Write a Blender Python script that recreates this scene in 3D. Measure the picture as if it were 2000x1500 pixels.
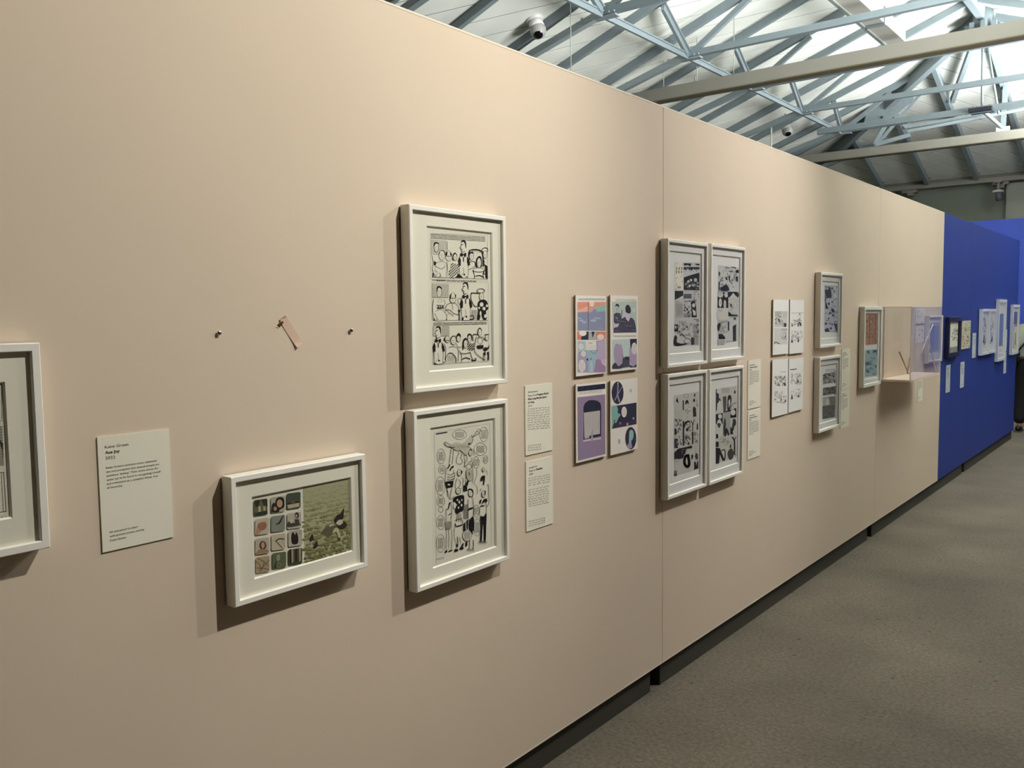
import bpy, bmesh, math, random
from mathutils import Vector, Matrix

sc = bpy.context.scene
for o in list(bpy.data.objects):
    bpy.data.objects.remove(o)
COL = sc.collection

# ------------------------------------------------------------------ camera
F_PX = 1705.7
YAW, PITCH, ROLL = -0.664682756, -0.0778033328, -0.0115330103
EYE = Vector((0, 0, 1.6))
cy, sy, cp, sp = math.cos(YAW), math.sin(YAW), math.cos(PITCH), math.sin(PITCH)
FW = Vector((sy * cp, cy * cp, sp))
R0 = Vector((cy, -sy, 0))
U0 = R0.cross(FW)
RT = R0 * math.cos(ROLL) + U0 * math.sin(ROLL)
UP = -R0 * math.sin(ROLL) + U0 * math.cos(ROLL)
cam_d = bpy.data.cameras.new('camera')
cam = bpy.data.objects.new('camera', cam_d)
COL.objects.link(cam)
cam_d.sensor_width = 36
cam_d.lens = F_PX / 2000 * 36
cam_d.clip_start = 0.05
M = Matrix((RT, UP, -FW)).transposed().to_4x4()
M.translation = EYE
cam.matrix_world = M
sc.camera = cam

# ------------------------------------------------------------------ view, world, lights
vs = sc.view_settings
vs.view_transform = 'Standard'
vs.look = 'None'
vs.gamma = 1
vs.use_curve_mapping = False
vs.exposure = 0.0
w = bpy.data.worlds.new('world')
sc.world = w
w.use_nodes = True
w.node_tree.nodes['Background'].inputs[0].default_value = (0.75, 0.85, 1, 1)
w.node_tree.nodes['Background'].inputs[1].default_value = 0.05


def spot(name, loc, aim, power, angle, blend, color, radius=0.05):
    l = bpy.data.lights.new(name, 'SPOT')
    l.energy = power
    l.spot_size = math.radians(angle)
    l.spot_blend = blend
    l.color = color
    l.shadow_soft_size = radius
    o = bpy.data.objects.new(name, l)
    COL.objects.link(o)
    o.location = loc
    o.rotation_euler = (Vector(aim) - Vector(loc)).to_track_quat('-Z', 'Y').to_euler()
    return o


WARM = (1.0, 0.98, 0.89)
NEUT = (1.0, 0.965, 0.92)
COOL = (0.97, 0.985, 1.0)
# picture spots hung over the aisle, aimed back at the display wall
spot('spotlight', (0.30, 2.50, 4.05), (-1.75, 1.38, 2.25), 395, 76, 1.0, WARM, 0.035)
spot('spotlight', (0.25, 5.10, 4.05), (-1.75, 3.4, 1.2), 350, 70, 1.0, NEUT, 0.035)
spot('spotlight', (0.25, 8.40, 4.05), (-1.75, 6.3, 1.0), 40, 56, 1.0, NEUT, 0.035)
spot('spotlight', (0.3, 12.2, 4.05), (-1.75, 10.6, 1.9), 48, 56, 1.0, NEUT, 0.035)
spot('spotlight', (0.4, 13.6, 4.3), (0.2, 17.0, 2.6), 260, 62, 1.0, NEUT, 0.05)
spot('spotlight', (-2.9, 14.2, 4.0), (-3.0, 17.0, 2.6), 100, 70, 1.0, NEUT, 0.05)


def area(name, loc, aim, sx_, sy_, power, color, spread=150):
    l = bpy.data.lights.new(name, 'AREA')
    l.shape = 'RECTANGLE'
    l.size, l.size_y = sx_, sy_
    l.energy = power
    l.color = color
    l.spread = math.radians(spread)
    o = bpy.data.objects.new(name, l)
    COL.objects.link(o)
    o.location = loc
    o.rotation_euler = (Vector(aim) - Vector(loc)).to_track_quat('-Z', 'Y').to_euler()
    return o


# soft uplights laid along the aisle under the roof
area('uplight', (0.8, 11.9, 3.90), (-1.2, 11.8, 6.4), 1.2, 2.6, 400, COOL, 128)
area('uplight', (-0.9, 14.4, 4.12), (-2.1, 14.8, 6.5), 1.4, .9, 235, COOL, 150)
area('uplight', (0.8, 7.3, 3.80), (-1.2, 7.25, 6.3), 1.0, 3.6, 640, COOL, 128)


# ------------------------------------------------------------------ materials
def lin(c):
    c /= 255.0
    return c / 12.92 if c <= 0.04045 else ((c + 0.055) / 1.055) ** 2.4


MATS = {}


def mat(name, rgb, rough=0.6, metal=0.0, noise=0.0, nscale=40.0, bump=0.0, spec=0.5):
    if name in MATS:
        return MATS[name]
    m = bpy.data.materials.new(name)
    m.use_nodes = True
    nt = m.node_tree
    b = nt.nodes['Principled BSDF']
    base = (lin(rgb[0]), lin(rgb[1]), lin(rgb[2]), 1)
    b.inputs['Base Color'].default_value = base
    b.inputs['Roughness'].default_value = rough
    b.inputs['Metallic'].default_value = metal
    b.inputs['Specular IOR Level'].default_value = spec
    if noise or bump:
        tc = nt.nodes.new('ShaderNodeTexCoord')
        n = nt.nodes.new('ShaderNodeTexNoise')
        n.inputs['Scale'].default_value = nscale
        n.inputs['Detail'].default_value = 4
        nt.links.new(tc.outputs['Object'], n.inputs['Vector'])
        if noise:
            r = nt.nodes.new('ShaderNodeMapRange')
            r.inputs[1].default_value = 0.25
            r.inputs[2].default_value = 0.75
            r.inputs[3].default_value = 1 - noise
            r.inputs[4].default_value = 1 + noise
            nt.links.new(n.outputs[0], r.inputs[0])
            v = nt.nodes.new('ShaderNodeVectorMath')
            v.operation = 'SCALE'
            v.inputs[0].default_value = base[:3]
            nt.links.new(r.outputs[0], v.inputs['Scale'])
            nt.links.new(v.outputs[0], b.inputs['Base Color'])
        if bump:
            bp = nt.nodes.new('ShaderNodeBump')
            bp.inputs['Strength'].default_value = bump
            bp.inputs['Distance'].default_value = 0.002
            nt.links.new(n.outputs[0], bp.inputs['Height'])
            nt.links.new(bp.outputs[0], b.inputs['Normal'])
    MATS[name] = m
    return m


def ink(r, g, b):
    a_ = (r + g + b) / 3.0
    r, g, b = (min(245, int(round((c * .84 + a_ * .16) * (1.08 if max(abs(c0 - a_) for c0 in (r, g, b)) > 9 else 1)))) for c in (r, g, b))
    return mat('ink_%d_%d_%d' % (r, g, b), (r, g, b), 0.75, spec=0.2)


def glass_mat(name, tint, refl=1.0, rough=0.0):
    m = bpy.data.materials.new(name)
    m.use_nodes = True
    nt = m.node_tree
    nt.nodes.remove(nt.nodes['Principled BSDF'])
    out = nt.nodes['Material Output']
    tr = nt.nodes.new('ShaderNodeBsdfTransparent')
    tr.inputs[0].default_value = tint + (1,)
    gl = nt.nodes.new('ShaderNodeBsdfGlossy')
    gl.inputs['Roughness'].default_value = rough
    ge = nt.nodes.new('ShaderNodeNewGeometry')
    dt = nt.nodes.new('ShaderNodeVectorMath')
    dt.operation = 'DOT_PRODUCT'
    nt.links.new(ge.outputs['Incoming'], dt.inputs[0])
    nt.links.new(ge.outputs['Normal'], dt.inputs[1])

    def mth(op, a, b_):
        n_ = nt.nodes.new('ShaderNodeMath')
        n_.operation = op
        for k_, q_ in enumerate((a, b_)):
            if q_ is None:
                continue
            if isinstance(q_, (int, float)):
                n_.inputs[k_].default_value = q_
            else:
                nt.links.new(q_, n_.inputs[k_])
        return n_.outputs[0]
    c_ = mth('ABSOLUTE', dt.outputs['Value'], None)
    f_ = mth('POWER', mth('SUBTRACT', 1.0, c_), 5.0)
    mu_ = mth('MULTIPLY', mth('ADD', mth('MULTIPLY', f_, 0.96), 0.04), refl)
    mx = nt.nodes.new('ShaderNodeMixShader')
    nt.links.new(mu_, mx.inputs[0])
    nt.links.new(tr.outputs[0], mx.inputs[1])
    nt.links.new(gl.outputs[0], mx.inputs[2])
    nt.links.new(mx.outputs[0], out.inputs[0])
    return m


GLASS = glass_mat('picture_glazing', (0.975, 0.975, 0.97), 0.5)
ACRYL = glass_mat('acrylic', (0.965, 0.965, 0.975), 0.65)

BEIGE = mat('beige_paint', (216, 198, 177), 0.75, noise=0.015, nscale=3, bump=0.05, spec=0.25)
BLUE = mat('blue_paint', (26, 50, 132), 0.6, noise=0.02, nscale=3, spec=0.35)
CORE = mat('panel_core', (120, 100, 80), 0.8)
EDGE = mat('panel_edge', (225, 214, 198), 0.7)
PLINTH = mat('plinth_black', (54, 51, 42), 0.7)
GAPM = mat('gap_black', (10, 10, 10), 0.9)
FRAME = mat('white_lacquer', (240, 236, 226), 0.45, noise=0.01, nscale=60)
BACKB = mat('brown_backing', (70, 42, 28), 0.8)
MOUNT = mat('mount_card', (234, 229, 213), 0.85, spec=0.2)
BEVEL = mat('mount_bevel', (248, 245, 232), 0.8)
PAPER = mat('drawing_paper', (224, 219, 203), 0.85, spec=0.2)
PAPERW = mat('cool_paper', (228, 227, 225), 0.85, spec=0.2)
LABEL = mat('label_card', (234, 229, 211), 0.85, spec=0.2)
LABELC = mat('label_card_cool', (196, 204, 214), 0.85, spec=0.2)
BOARDE = mat('board_edge', (170, 150, 120), 0.8)
BOARDF = mat('board_face', (238, 230, 220), 0.8)
BLACK = ink(22, 20, 24)
STEEL = mat('painted_steel', (126, 138, 142), 0.45, noise=0.04, nscale=8)
STEELL = mat('galvanised_steel', (148, 160, 163), 0.4, metal=0.2, noise=0.05, nscale=20)
GIRD = mat('girder_paint', (138, 135, 124), 0.55, noise=0.02, nscale=4)
ROOFB = mat('ceiling_board', (230, 233, 223), 0.8, noise=0.02, nscale=5)
ROOFG = mat('ceiling_joint_shade', (96, 102, 94), 0.9)  # dark backing: the shade in the board joints is put into its colour
CONC = mat('back_wall_render', (128, 134, 122), 0.9, noise=0.05, nscale=2)
WHITE = mat('white_plastic', (232, 230, 224), 0.4)
DARKP = mat('dark_glass', (14, 14, 16), 0.12)
CHROME = mat('chrome', (190, 190, 190), 0.15, metal=1.0)
CABLE = mat('cable', (170, 176, 166), 0.6)


def floor_mat():
    m = bpy.data.materials.new('concrete_floor')
    m.use_nodes = True
    nt = m.node_tree
    b = nt.nodes['Principled BSDF']
    tc = nt.nodes.new('ShaderNodeTexCoord')
    n1 = nt.nodes.new('ShaderNodeTexNoise')
    n1.inputs['Scale'].default_value = 1.3
    n1.inputs['Detail'].default_value = 5
    n2 = nt.nodes.new('ShaderNodeTexNoise')
    n2.inputs['Scale'].default_value = 60
    n2.inputs['Detail'].default_value = 5
    n2.inputs['Roughness'].default_value = 0.75
    vo = nt.nodes.new('ShaderNodeTexVoronoi')
    vo.inputs['Scale'].default_value = 26
    for n in (n1, n2, vo):
        nt.links.new(tc.outputs['Object'], n.inputs['Vector'])
    r1 = nt.nodes.new('ShaderNodeValToRGB')
    r1.color_ramp.elements[0].position = 0.35
    r1.color_ramp.elements[0].color = (lin(92), lin(85), lin(74), 1)
    r1.color_ramp.elements[1].position = 0.68
    r1.color_ramp.elements[1].color = (lin(112), lin(103), lin(90), 1)
    nt.links.new(n1.outputs[0], r1.inputs[0])
    r2 = nt.nodes.new('ShaderNodeMapRange')
    r2.inputs[1].default_value = 0.3
    r2.inputs[2].default_value = 0.7
    r2.inputs[3].default_value = 0.60
    r2.inputs[4].default_value = 1.38
    nt.links.new(n2.outputs[0], r2.inputs[0])
    r3 = nt.nodes.new('ShaderNodeMapRange')
    r3.inputs[1].default_value = 0.06
    r3.inputs[2].default_value = 0.22
    r3.inputs[3].default_value = 0.72
    r3.inputs[4].default_value = 1.0
    nt.links.new(vo.outputs['Distance'], r3.inputs[0])
    v2 = nt.nodes.new('ShaderNodeTexVoronoi')
    v2.inputs['Scale'].default_value = 8
    nt.links.new(tc.outputs['Object'], v2.inputs['Vector'])
    r4 = nt.nodes.new('ShaderNodeMapRange')
    r4.inputs[1].default_value = 0.04
    r4.inputs[2].default_value = 0.075
    r4.inputs[3].default_value = 0.35
    r4.inputs[4].default_value = 1.0
    nt.links.new(v2.outputs['Distance'], r4.inputs[0])
    m0 = nt.nodes.new('ShaderNodeMath')
    m0.operation = 'MULTIPLY'
    nt.links.new(r3.outputs[0], m0.inputs[0])
    nt.links.new(r4.outputs[0], m0.inputs[1])
    mm = nt.nodes.new('ShaderNodeMath')
    mm.operation = 'MULTIPLY'
    nt.links.new(r2.outputs[0], mm.inputs[0])
    nt.links.new(m0.outputs[0], mm.inputs[1])
    v = nt.nodes.new('ShaderNodeVectorMath')
    v.operation = 'SCALE'
    nt.links.new(r1.outputs[0], v.inputs[0])
    nt.links.new(mm.outputs[0], v.inputs['Scale'])
    nt.links.new(v.outputs[0], b.inputs['Base Color'])
    b.inputs['Roughness'].default_value = 0.8
    b.inputs['Specular IOR Level'].default_value = 0.25
    bp = nt.nodes.new('ShaderNodeBump')
    bp.inputs['Strength'].default_value = 0.35
    bp.inputs['Distance'].default_value = 0.003
    nt.links.new(mm.outputs[0], bp.inputs['Height'])
    nt.links.new(bp.outputs[0], b.inputs['Normal'])
    return m


# ------------------------------------------------------------------ mesh helpers
class MB:
    def __init__(self):
        self.v, self.f, self.m, self.mats, self.sm = [], [], [], [], []

    def mi(self, m):
        if m not in self.mats:
            self.mats.append(m)
        return self.mats.index(m)

    def face(self, pts, m, smooth=False):
        i = len(self.v)
        self.v += [tuple(p) for p in pts]
        self.f.append(tuple(range(i, i + len(pts))))
        self.m.append(self.mi(m))
        self.sm.append(smooth)

    def mesh(self, verts, faces, m, smooth=False):
        i = len(self.v)
        self.v += [tuple(p) for p in verts]
        k = self.mi(m)
        for f in faces:
            self.f.append(tuple(i + a for a in f))
            self.m.append(k)
            self.sm.append(smooth)
        return self

    def box(self, x0, x1, y0, y1, z0, z1, m):
        v = [(x, y, z) for x in (x0, x1) for y in (y0, y1) for z in (z0, z1)]
        self.mesh(v, [(0, 1, 3, 2), (4, 6, 7, 5), (0, 4, 5, 1), (2, 3, 7, 6), (0, 2, 6, 4), (1, 5, 7, 3)], m)
        return self

    def bar(self, a, b, wd, ht, m, up=(0, 0, 1)):
        a, b = Vector(a), Vector(b)
        d = (b - a).normalized()
        u = Vector(up)
        s = d.cross(u)
        if s.length < 1e-4:
            s = d.cross(Vector((0, 1, 0)))
        s.normalize()
        u = s.cross(d).normalized()
        v = []
        for p in (a, b):
            for i, j in ((-1, -1), (1, -1), (1, 1), (-1, 1)):
                v.append(p + s * (wd / 2 * i) + u * (ht / 2 * j))
        self.mesh(v, [(3, 2, 1, 0), (4, 5, 6, 7), (0, 1, 5, 4), (1, 2, 6, 5), (2, 3, 7, 6), (3, 0, 4, 7)], m)
        return self

    def angle(self, a, b, wd, t, m, up=(0, 0, 1)):
        """double angle: two flanges side by side and a web between"""
        a, b = Vector(a), Vector(b)
        d = (b - a).normalized()
        s = d.cross(Vector(up))
        if s.length < 1e-4:
            s = Vector((1, 0, 0))
        s.normalize()
        u = s.cross(d).normalized()
        self.bar(a + u * wd * .5, b + u * wd * .5, wd * 1.0, t, m, up)
        self.bar(a, b, t * 2.2, wd, m, up)
        return self

    def tube(self, pts, r, m, n=10, smooth=True):
        P = [Vector(p) for p in pts]
        rs = r if isinstance(r, (list, tuple)) else [r] * len(P)
        v, f = [], []
        ref = None
        for i, p in enumerate(P):
            d = (P[min(i + 1, len(P) - 1)] - P[max(i - 1, 0)]).normalized()
            if ref is None:
                ref = Vector((0, 0, 1)) if abs(d.z) < .9 else Vector((1, 0, 0))
            s = d.cross(ref).normalized()
            u = s.cross(d).normalized()
            for k in range(n):
                t = 2 * math.pi * k / n
                v.append(p + (s * math.cos(t) + u * math.sin(t)) * rs[i])
        for i in range(len(P) - 1):
            for k in range(n):
                f.append((i * n + k, i * n + (k + 1) % n, (i + 1) * n + (k + 1) % n, (i + 1) * n + k))
        f.append(tuple(range(n - 1, -1, -1)))
        f.append(tuple(range((len(P) - 1) * n, len(P) * n)))
        self.mesh(v, f, m, smooth)
        return self

    def ball(self, c, r, m, n=14, sc_=(1, 1, 1), lo=-1.0, hi=1.0, axis=None):
        v, f = [], []
        q = Vector((0, 0, 1)).rotation_difference(Vector(axis)) if axis else None
        a0, a1 = math.asin(lo), math.asin(hi)
        rows = n // 2
        for i in range(rows + 1):
            a = a0 + (a1 - a0) * i / rows
            for k in range(n):
                t = 2 * math.pi * k / n
                p = Vector((math.cos(a) * math.cos(t) * sc_[0], math.cos(a) * math.sin(t) * sc_[1], math.sin(a) * sc_[2])) * r
                if q:
                    p = q @ p
                v.append(Vector(c) + p)
        for i in range(rows):
            for k in range(n):
                f.append((i * n + k, i * n + (k + 1) % n, (i + 1) * n + (k + 1) % n, (i + 1) * n + k))
        self.mesh(v, f, m, True)
        return self

    def build(self, name, parent=None, **props):
        me = bpy.data.meshes.new(name)
        off = Vector((0, 0, 0))
        p = parent
        while p is not None:
            off += Vector(p.location)
            p = p.parent
        me.from_pydata([tuple(Vector(a) - off) for a in self.v], [], self.f)
        for m in self.mats:
            me.materials.append(m)
        for i, pl in enumerate(me.polygons):
            pl.material_index = self.m[i]
            pl.use_smooth = self.sm[i]
        me.update()
        o = bpy.data.objects.new(name, me)
        COL.objects.link(o)
        if parent is not None:
            o.parent = parent
        for k, v in props.items():
            o[k] = v
        return o


def thing(name, label, cat, loc, group=None):
    o = bpy.data.objects.new(name, None)
    COL.objects.link(o)
    o.location = loc
    o.empty_display_size = 0.05
    o['label'] = label
    o['category'] = cat
    if group:
        o['group'] = group
    return o


def tag(o, label, cat, group=None):
    o['label'] = label
    o['category'] = cat
    if group:
        o['group'] = group
    return o


def ray(x, y):
    return FW + RT * ((x - 1000) / F_PX) - UP * ((y - 750) / F_PX)


def on_x(x, y, X):
    r = ray(x, y)
    return EYE + r * (X / r.x)


def on_y(x, y, Y):
    r = ray(x, y)
    return EYE + r * (Y / r.y)


def smooth_pts(P, closed, k=4):
    n = len(P)
    if n < 3:
        return P
    out = []
    rng = n if closed else n - 1
    for i in range(rng):
        p0 = P[(i - 1) % n] if closed else P[max(i - 1, 0)]
        p1, p2 = P[i], P[(i + 1) % n]
        p3 = P[(i + 2) % n] if closed else P[min(i + 2, n - 1)]
        for j in range(k):
            t = j / k
            out.append(tuple(0.5 * (2 * p1[a] + (-p0[a] + p2[a]) * t + (2 * p0[a] - 5 * p1[a] + 4 * p2[a] - p3[a]) * t * t
                                    + (-p0[a] + 3 * p1[a] - 3 * p2[a] + p3[a]) * t ** 3) for a in (0, 1)))
    if not closed:
        out.append(P[-1])
    return out


class Draw:
    """flat print on a sheet lying in the plane x = X; shapes are measured on the photograph of that sheet"""

    def __init__(s, origin, scale, X, black=None):
        s.o, s.s, s.X, s.mb = origin, scale, X, MB()
        s.lv, s.last, s.cl, s.wk = 0, None, None, 1.0
        s.K = black or BLACK
        s.rnd = random.Random(int(origin[0] * 7 + origin[1]))

    def at(s, x, y):
        p = on_x(s.o[0] + x / s.s, s.o[1] + y / s.s, s.X)
        return Vector((s.X + 0.0004 + s.lv * 0.0000025, p.y, p.z))

    def use(s, m):
        s.lv += 1

    def c(s, m):
        if m is None:
            return s.K
        return ink(*m) if isinstance(m, tuple) else m

    def P(s, pts, m=None, sm=True):
        m = s.c(m)
        s.use(m)
        if sm and len(pts) > 5:
            pts = smooth_pts(pts, True)
        if s.cl:
            pts = [(min(max(x, s.cl[0]), s.cl[2]), min(max(y, s.cl[1]), s.cl[3])) for x, y in pts]
        s.mb.face([s.at(*p) for p in pts], m)

    def R(s, x0, y0, x1, y1, m=None, sl=0.0):
        dy = (x1 - x0) * sl
        s.P([(x0, y0), (x1, y0 + dy), (x1, y1 + dy), (x0, y1)], m, False)

    def L(s, pts, wd=4, m=None, sm=True):
        wd *= s.wk
        m = s.c(m)
        s.use(m)
        if sm:
            pts = smooth_pts(pts, False)
        for i in range(len(pts) - 1):
            (x0, y0), (x1, y1) = pts[i], pts[i + 1]
            d = math.hypot(x1 - x0, y1 - y0)
            if d < 1e-3:
                continue
            nx, ny = -(y1 - y0) / d * wd / 2, (x1 - x0) / d * wd / 2
            ex, ey = (x1 - x0) / d * wd / 4, (y1 - y0) / d * wd / 4
            s.mb.face([s.at(x0 + nx - ex, y0 + ny - ey), s.at(x1 + nx + ex, y1 + ny + ey), s.at(x1 - nx + ex, y1 - ny + ey), s.at(x0 - nx - ex, y0 - ny - ey)], m)

    def E(s, cx, cy_, rx, ry, m=None, n=18):
        s.P([(cx + rx * math.cos(2 * math.pi * i / n), cy_ + ry * math.sin(2 * math.pi * i / n)) for i in range(n)], m, False)

    def O(s, cx, cy_, rx, ry, wd=3, m=None, n=20):
        s.L([(cx + rx * math.cos(2 * math.pi * i / n), cy_ + ry * math.sin(2 * math.pi * i / n)) for i in range(n + 1)], wd, m, False)

    def box(s, x0, y0, x1, y1, wd=3, m=None, sl=0.0):
        dy = (x1 - x0) * sl
        s.L([(x0, y0), (x1, y0 + dy), (x1, y1 + dy), (x0, y1), (x0, y0)], wd, m, False)

    def T(s, x0, y0, x1, y1, n, wd=3, m=(90, 84, 76), sl=0.0, h=0.5):
        """rows of small handwriting"""
        ph = (y1 - y0) / n
        for r in range(n):
            y = y0 + ph * (r + .5)
            x = x0 + s.rnd.random() * 6
            while x < x1 - 4:
                wl = (x1 - x0) * s.rnd.uniform(.07, .2)
                xe = min(x + wl, x1)
                k = max(2, int((xe - x) / (ph * .55)))
                pts = []
                for i in range(k + 1):
                    xx = x + (xe - x) * i / k
                    pts.append((xx, y + sl * (xx - x0) + (ph * h * .5) * (1 if i % 2 else -1) * s.rnd.uniform(.5, 1)))
                s.L(pts, wd, m, False)
                x = xe + ph * .45
    def H(s, x0, y0, x1, y1, n, wd=2, m=(110, 104, 96), dx=0, dy=0):
        for i in range(n):
            t = (i + .5) / n
            if dy == 0:
                s.L([(x0 + (x1 - x0) * t, y0), (x0 + (x1 - x0) * t + dx, y1)], wd, m, False)
            else:
                s.L([(x0, y0 + (y1 - y0) * t), (x1, y0 + (y1 - y0) * t + dx)], wd, m, False)

    def bub(s, cx, cy_, rx, ry, rows=4, wd=3, fill=None, txt=(70, 66, 60)):
        if fill:
            s.E(cx, cy_, rx, ry, fill)
        s.O(cx, cy_, rx, ry, wd, (78, 74, 68))
        if rows:
            s.T(cx - rx * .62, cy_ - ry * .6, cx + rx * .62, cy_ + ry * .6, rows, wd, txt)

    def build(s, name, parent, **k):
        return s.mb.build(name, parent, **k)


# ------------------------------------------------------------------ the room shell
WX = -1.75
WTOP = 2.445
fm = MB()
fm.box(-7.3, 2.5, -4.2, 18.8, -0.12, 0, floor_mat())
floor = fm.build('floor', kind='structure')

# display wall on the left: modules of about 3.12 m, clad in painted sheets
core = MB()
core.box(WX - .30, WX - .012, -3.0, 12.36, 0.112, WTOP - .004, CORE)
wall_left = core.build('wall_left', kind='structure')


def panel(y0, y1, m, x1=WX, z0=0.11, z1=WTOP):
    b = MB()
    b.box(WX - .012, x1, y0, y1, z0, z1, m)
    # pale machined arris along top and bottom of the sheet
    return b.build('panel', wall_left)


for y0, y1, m in ((-2.98, .1355, BEIGE), (.1385, 3.2545, BEIGE), (3.2575, 6.3745, BEIGE), (6.3775, 8.308, BEIGE)):
    panel(y0, y1, m)
for y0, y1 in ((8.3105, 9.4935), (9.4965, 12.372)):
    panel(y0, y1, BLUE, WX - .001)
for y0, y1, m in ((-2.98, 8.308, EDGE),):
    b = MB()
    b.box(WX - .012, WX + .0006, y0, y1, WTOP - .004, WTOP + .002, m)
    b.box(WX - .012, WX + .0006, y0, y1, .1075, .112, m)
    b.build('edge_strip', wall_left)
b = MB()
b.box(WX - .302, WX - .30, -3.0, 12.372, 0.112, WTOP, BEIGE)
b.box(WX - .30, WX - .001, 12.36, 12.372, 0.112, WTOP - .001, BLUE)
b.build('panel', wall_left)
for i, (y0, y1) in enumerate(((-2.85, .04), (.15, 3.185), (3.272, 6.285), (6.39, 9.42), (9.52, 12.35))):
    b = MB()
    b.box(WX - .28, WX - .02, y0, y1, 0.0, 0.1075, PLINTH)
    b.build('baseboard_left', kind='structure')
b = MB()
b.box(WX - .26, WX - .10, -2.8, 12.3, 0.001, 0.1075, GAPM)
b.build('trim_1', kind='structure')

# building walls
b = MB()
b.box(-7.3, -7.1, -4.2, 18.8, 0, 4.02, CONC)
b.build('wall_west', kind='structure')
b = MB()
b.box(2.12, 2.4, -4.2, 18.8, 0, 4.05, mat('right_wall_paint', (120, 110, 98), .8))
b.build('wall_right', kind='structure')
b = MB()
b.box(-7.1, 2.12, -4.2, -4.0, 0, 5.8, mat('right_wall_paint', (120, 110, 98), .8))
b.build('wall_back', kind='structure')
b = MB()
b.box(-7.1, 2.12, 18.55, 18.75, 0, 3.96, CONC)
b.box(-2.85, -2.35, 18.42, 18.56, 0, 3.92, mat('pilaster_render', (158, 160, 148), .9, noise=.04, nscale=3))
b.box(-2.35, 2.12, 18.48, 18.56, 0, 3.92, mat('pilaster_render', (158, 160, 148), .9))
wf = b.build('wall_front', kind='structure')
# eave beam at the far end (two flanges and brackets)
b = MB()
b.box(-7.1, 2.12, 18.30, 18.48, 3.955, 4.035, GIRD)
b.box(-7.1, 2.12, 18.38, 18.50, 4.035, 4.13, mat('eave_beam_web', (120, 118, 108), .7))
for x in (-4.42, -2.85):
    b.box(x - .22, x + .05, 18.34, 18.5, 3.90, 3.955, GIRD)
    b.box(x - .12, x - .02, 18.34, 18.5, 3.84, 3.90, GIRD)
b.build('trim_2', kind='structure')
# tall blue end wall of the exhibition
b = MB()
b.box(-3.2, 2.0, 17.0, 17.25, 0.11, 3.141, mat('end_wall_blue', (62, 84, 184), .6, spec=.3))
b.box(-3.2, 2.0, 17.02, 17.22, 0.0, 0.11, PLINTH)
b.build('wall_end', kind='structure')

# ------------------------------------------------------------------ roof
S = 0.364
AX, AY = -2.49, 13.82
ZA = 6.67 + S * AX            # height of the apex (ceiling surface)


def zP(x, y): return ZA + S * (x - AX)
def zQ(x, y): return ZA - S * (y - AY)
def zR(x, y): return ZA - S * (x - AX)


def clip(poly, a, b, c):
    """keep a*x+b*y<=c"""
    out = []
    for i in range(len(poly)):
        p, q = poly[i], poly[(i + 1) % len(poly)]
        dp, dq = a * p[0] + b * p[1] - c, a * q[0] + b * q[1] - c
        if dp <= 0:
            out.append(p)
        if dp * dq < 0:
            t = dp / (dp - dq)
            out.append((p[0] + (q[0] - p[0]) * t, p[1] + (q[1] - p[1]) * t))
    return out


ceil_poly = {'P': [(-7.1, -4.0), (AX, -4.0), (AX, AY), (-7.1, 18.43)],
             'Q': [(-7.1, 18.43), (AX, AY), (2.12, 18.43)],
             'R': [(AX, -4.0), (2.12, -4.0), (2.12, 18.43), (AX, AY)]}
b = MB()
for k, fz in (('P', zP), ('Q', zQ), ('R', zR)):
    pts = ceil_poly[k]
    b.face([(x, y, fz(x, y) + .0045) for x, y in pts], ROOFG)  # shows through the board gaps as painted joint shade
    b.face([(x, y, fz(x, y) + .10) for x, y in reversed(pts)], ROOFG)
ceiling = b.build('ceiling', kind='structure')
BW = 0.30
s2 = math.sqrt(.5)
for k, fz in (('P', zP), ('Q', zQ), ('R', zR)):
    poly = ceil_poly[k]
    sg = -1 if k != 'R' else 1
    tv = [(x + sg * y) * s2 for x, y in poly]
    i0, i1 = int(math.floor(min(tv) / BW)), int(math.ceil(max(tv) / BW))
    for i in range(i0, i1):
        q = clip(poly, s2, sg * s2, (i + 1) * BW - .015)
        if len(q) > 2:
            q = clip(q, -s2, -sg * s2, -(i * BW))
        if len(q) < 3:
            continue
        b = MB()
        lo = [(x, y, fz(x, y)) for x, y in q]
        hi = [(x, y, fz(x, y) + .004) for x, y in q]
        b.face(lo[::-1], ROOFB)
        b.face(hi, ROOFB)
        for j in range(len(q)):
            n_ = (j + 1) % len(q)
            b.face([lo[j], lo[n_], hi[n_], hi[j]], ROOFB)
        b.build('plank', ceiling)

Y0T, DYT = 7.635, 1.8486
XN, ZN = -4.77, 4.60


def rafter_mesh(b, Y, x0, x1, fz, wd=.06, ht=.085):
    b.bar((x0, Y, fz(x0, Y) - ht / 2 - .004), (x1, Y, fz(x1, Y) - ht / 2 - .004), wd, ht, STEEL)


TL = {0: 'nearest steel roof truss in view, its node above the nearer security camera',
      1: 'second steel roof truss from the camera, crossing just before the nearer girder',
      2: 'third steel roof truss from the camera, its node hidden by the nearer girder',
      3: 'fourth steel roof truss from the camera, first beyond the nearer girder',
      4: 'fifth steel roof truss from the camera, at the foot of the hip rafter',
      5: 'last steel roof truss, short one in the dark corner beyond the further girder'}
TG = 'roof trusses seen above the display wall'


def hipx(Y):
    return AX - max(0, Y - AY)


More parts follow.
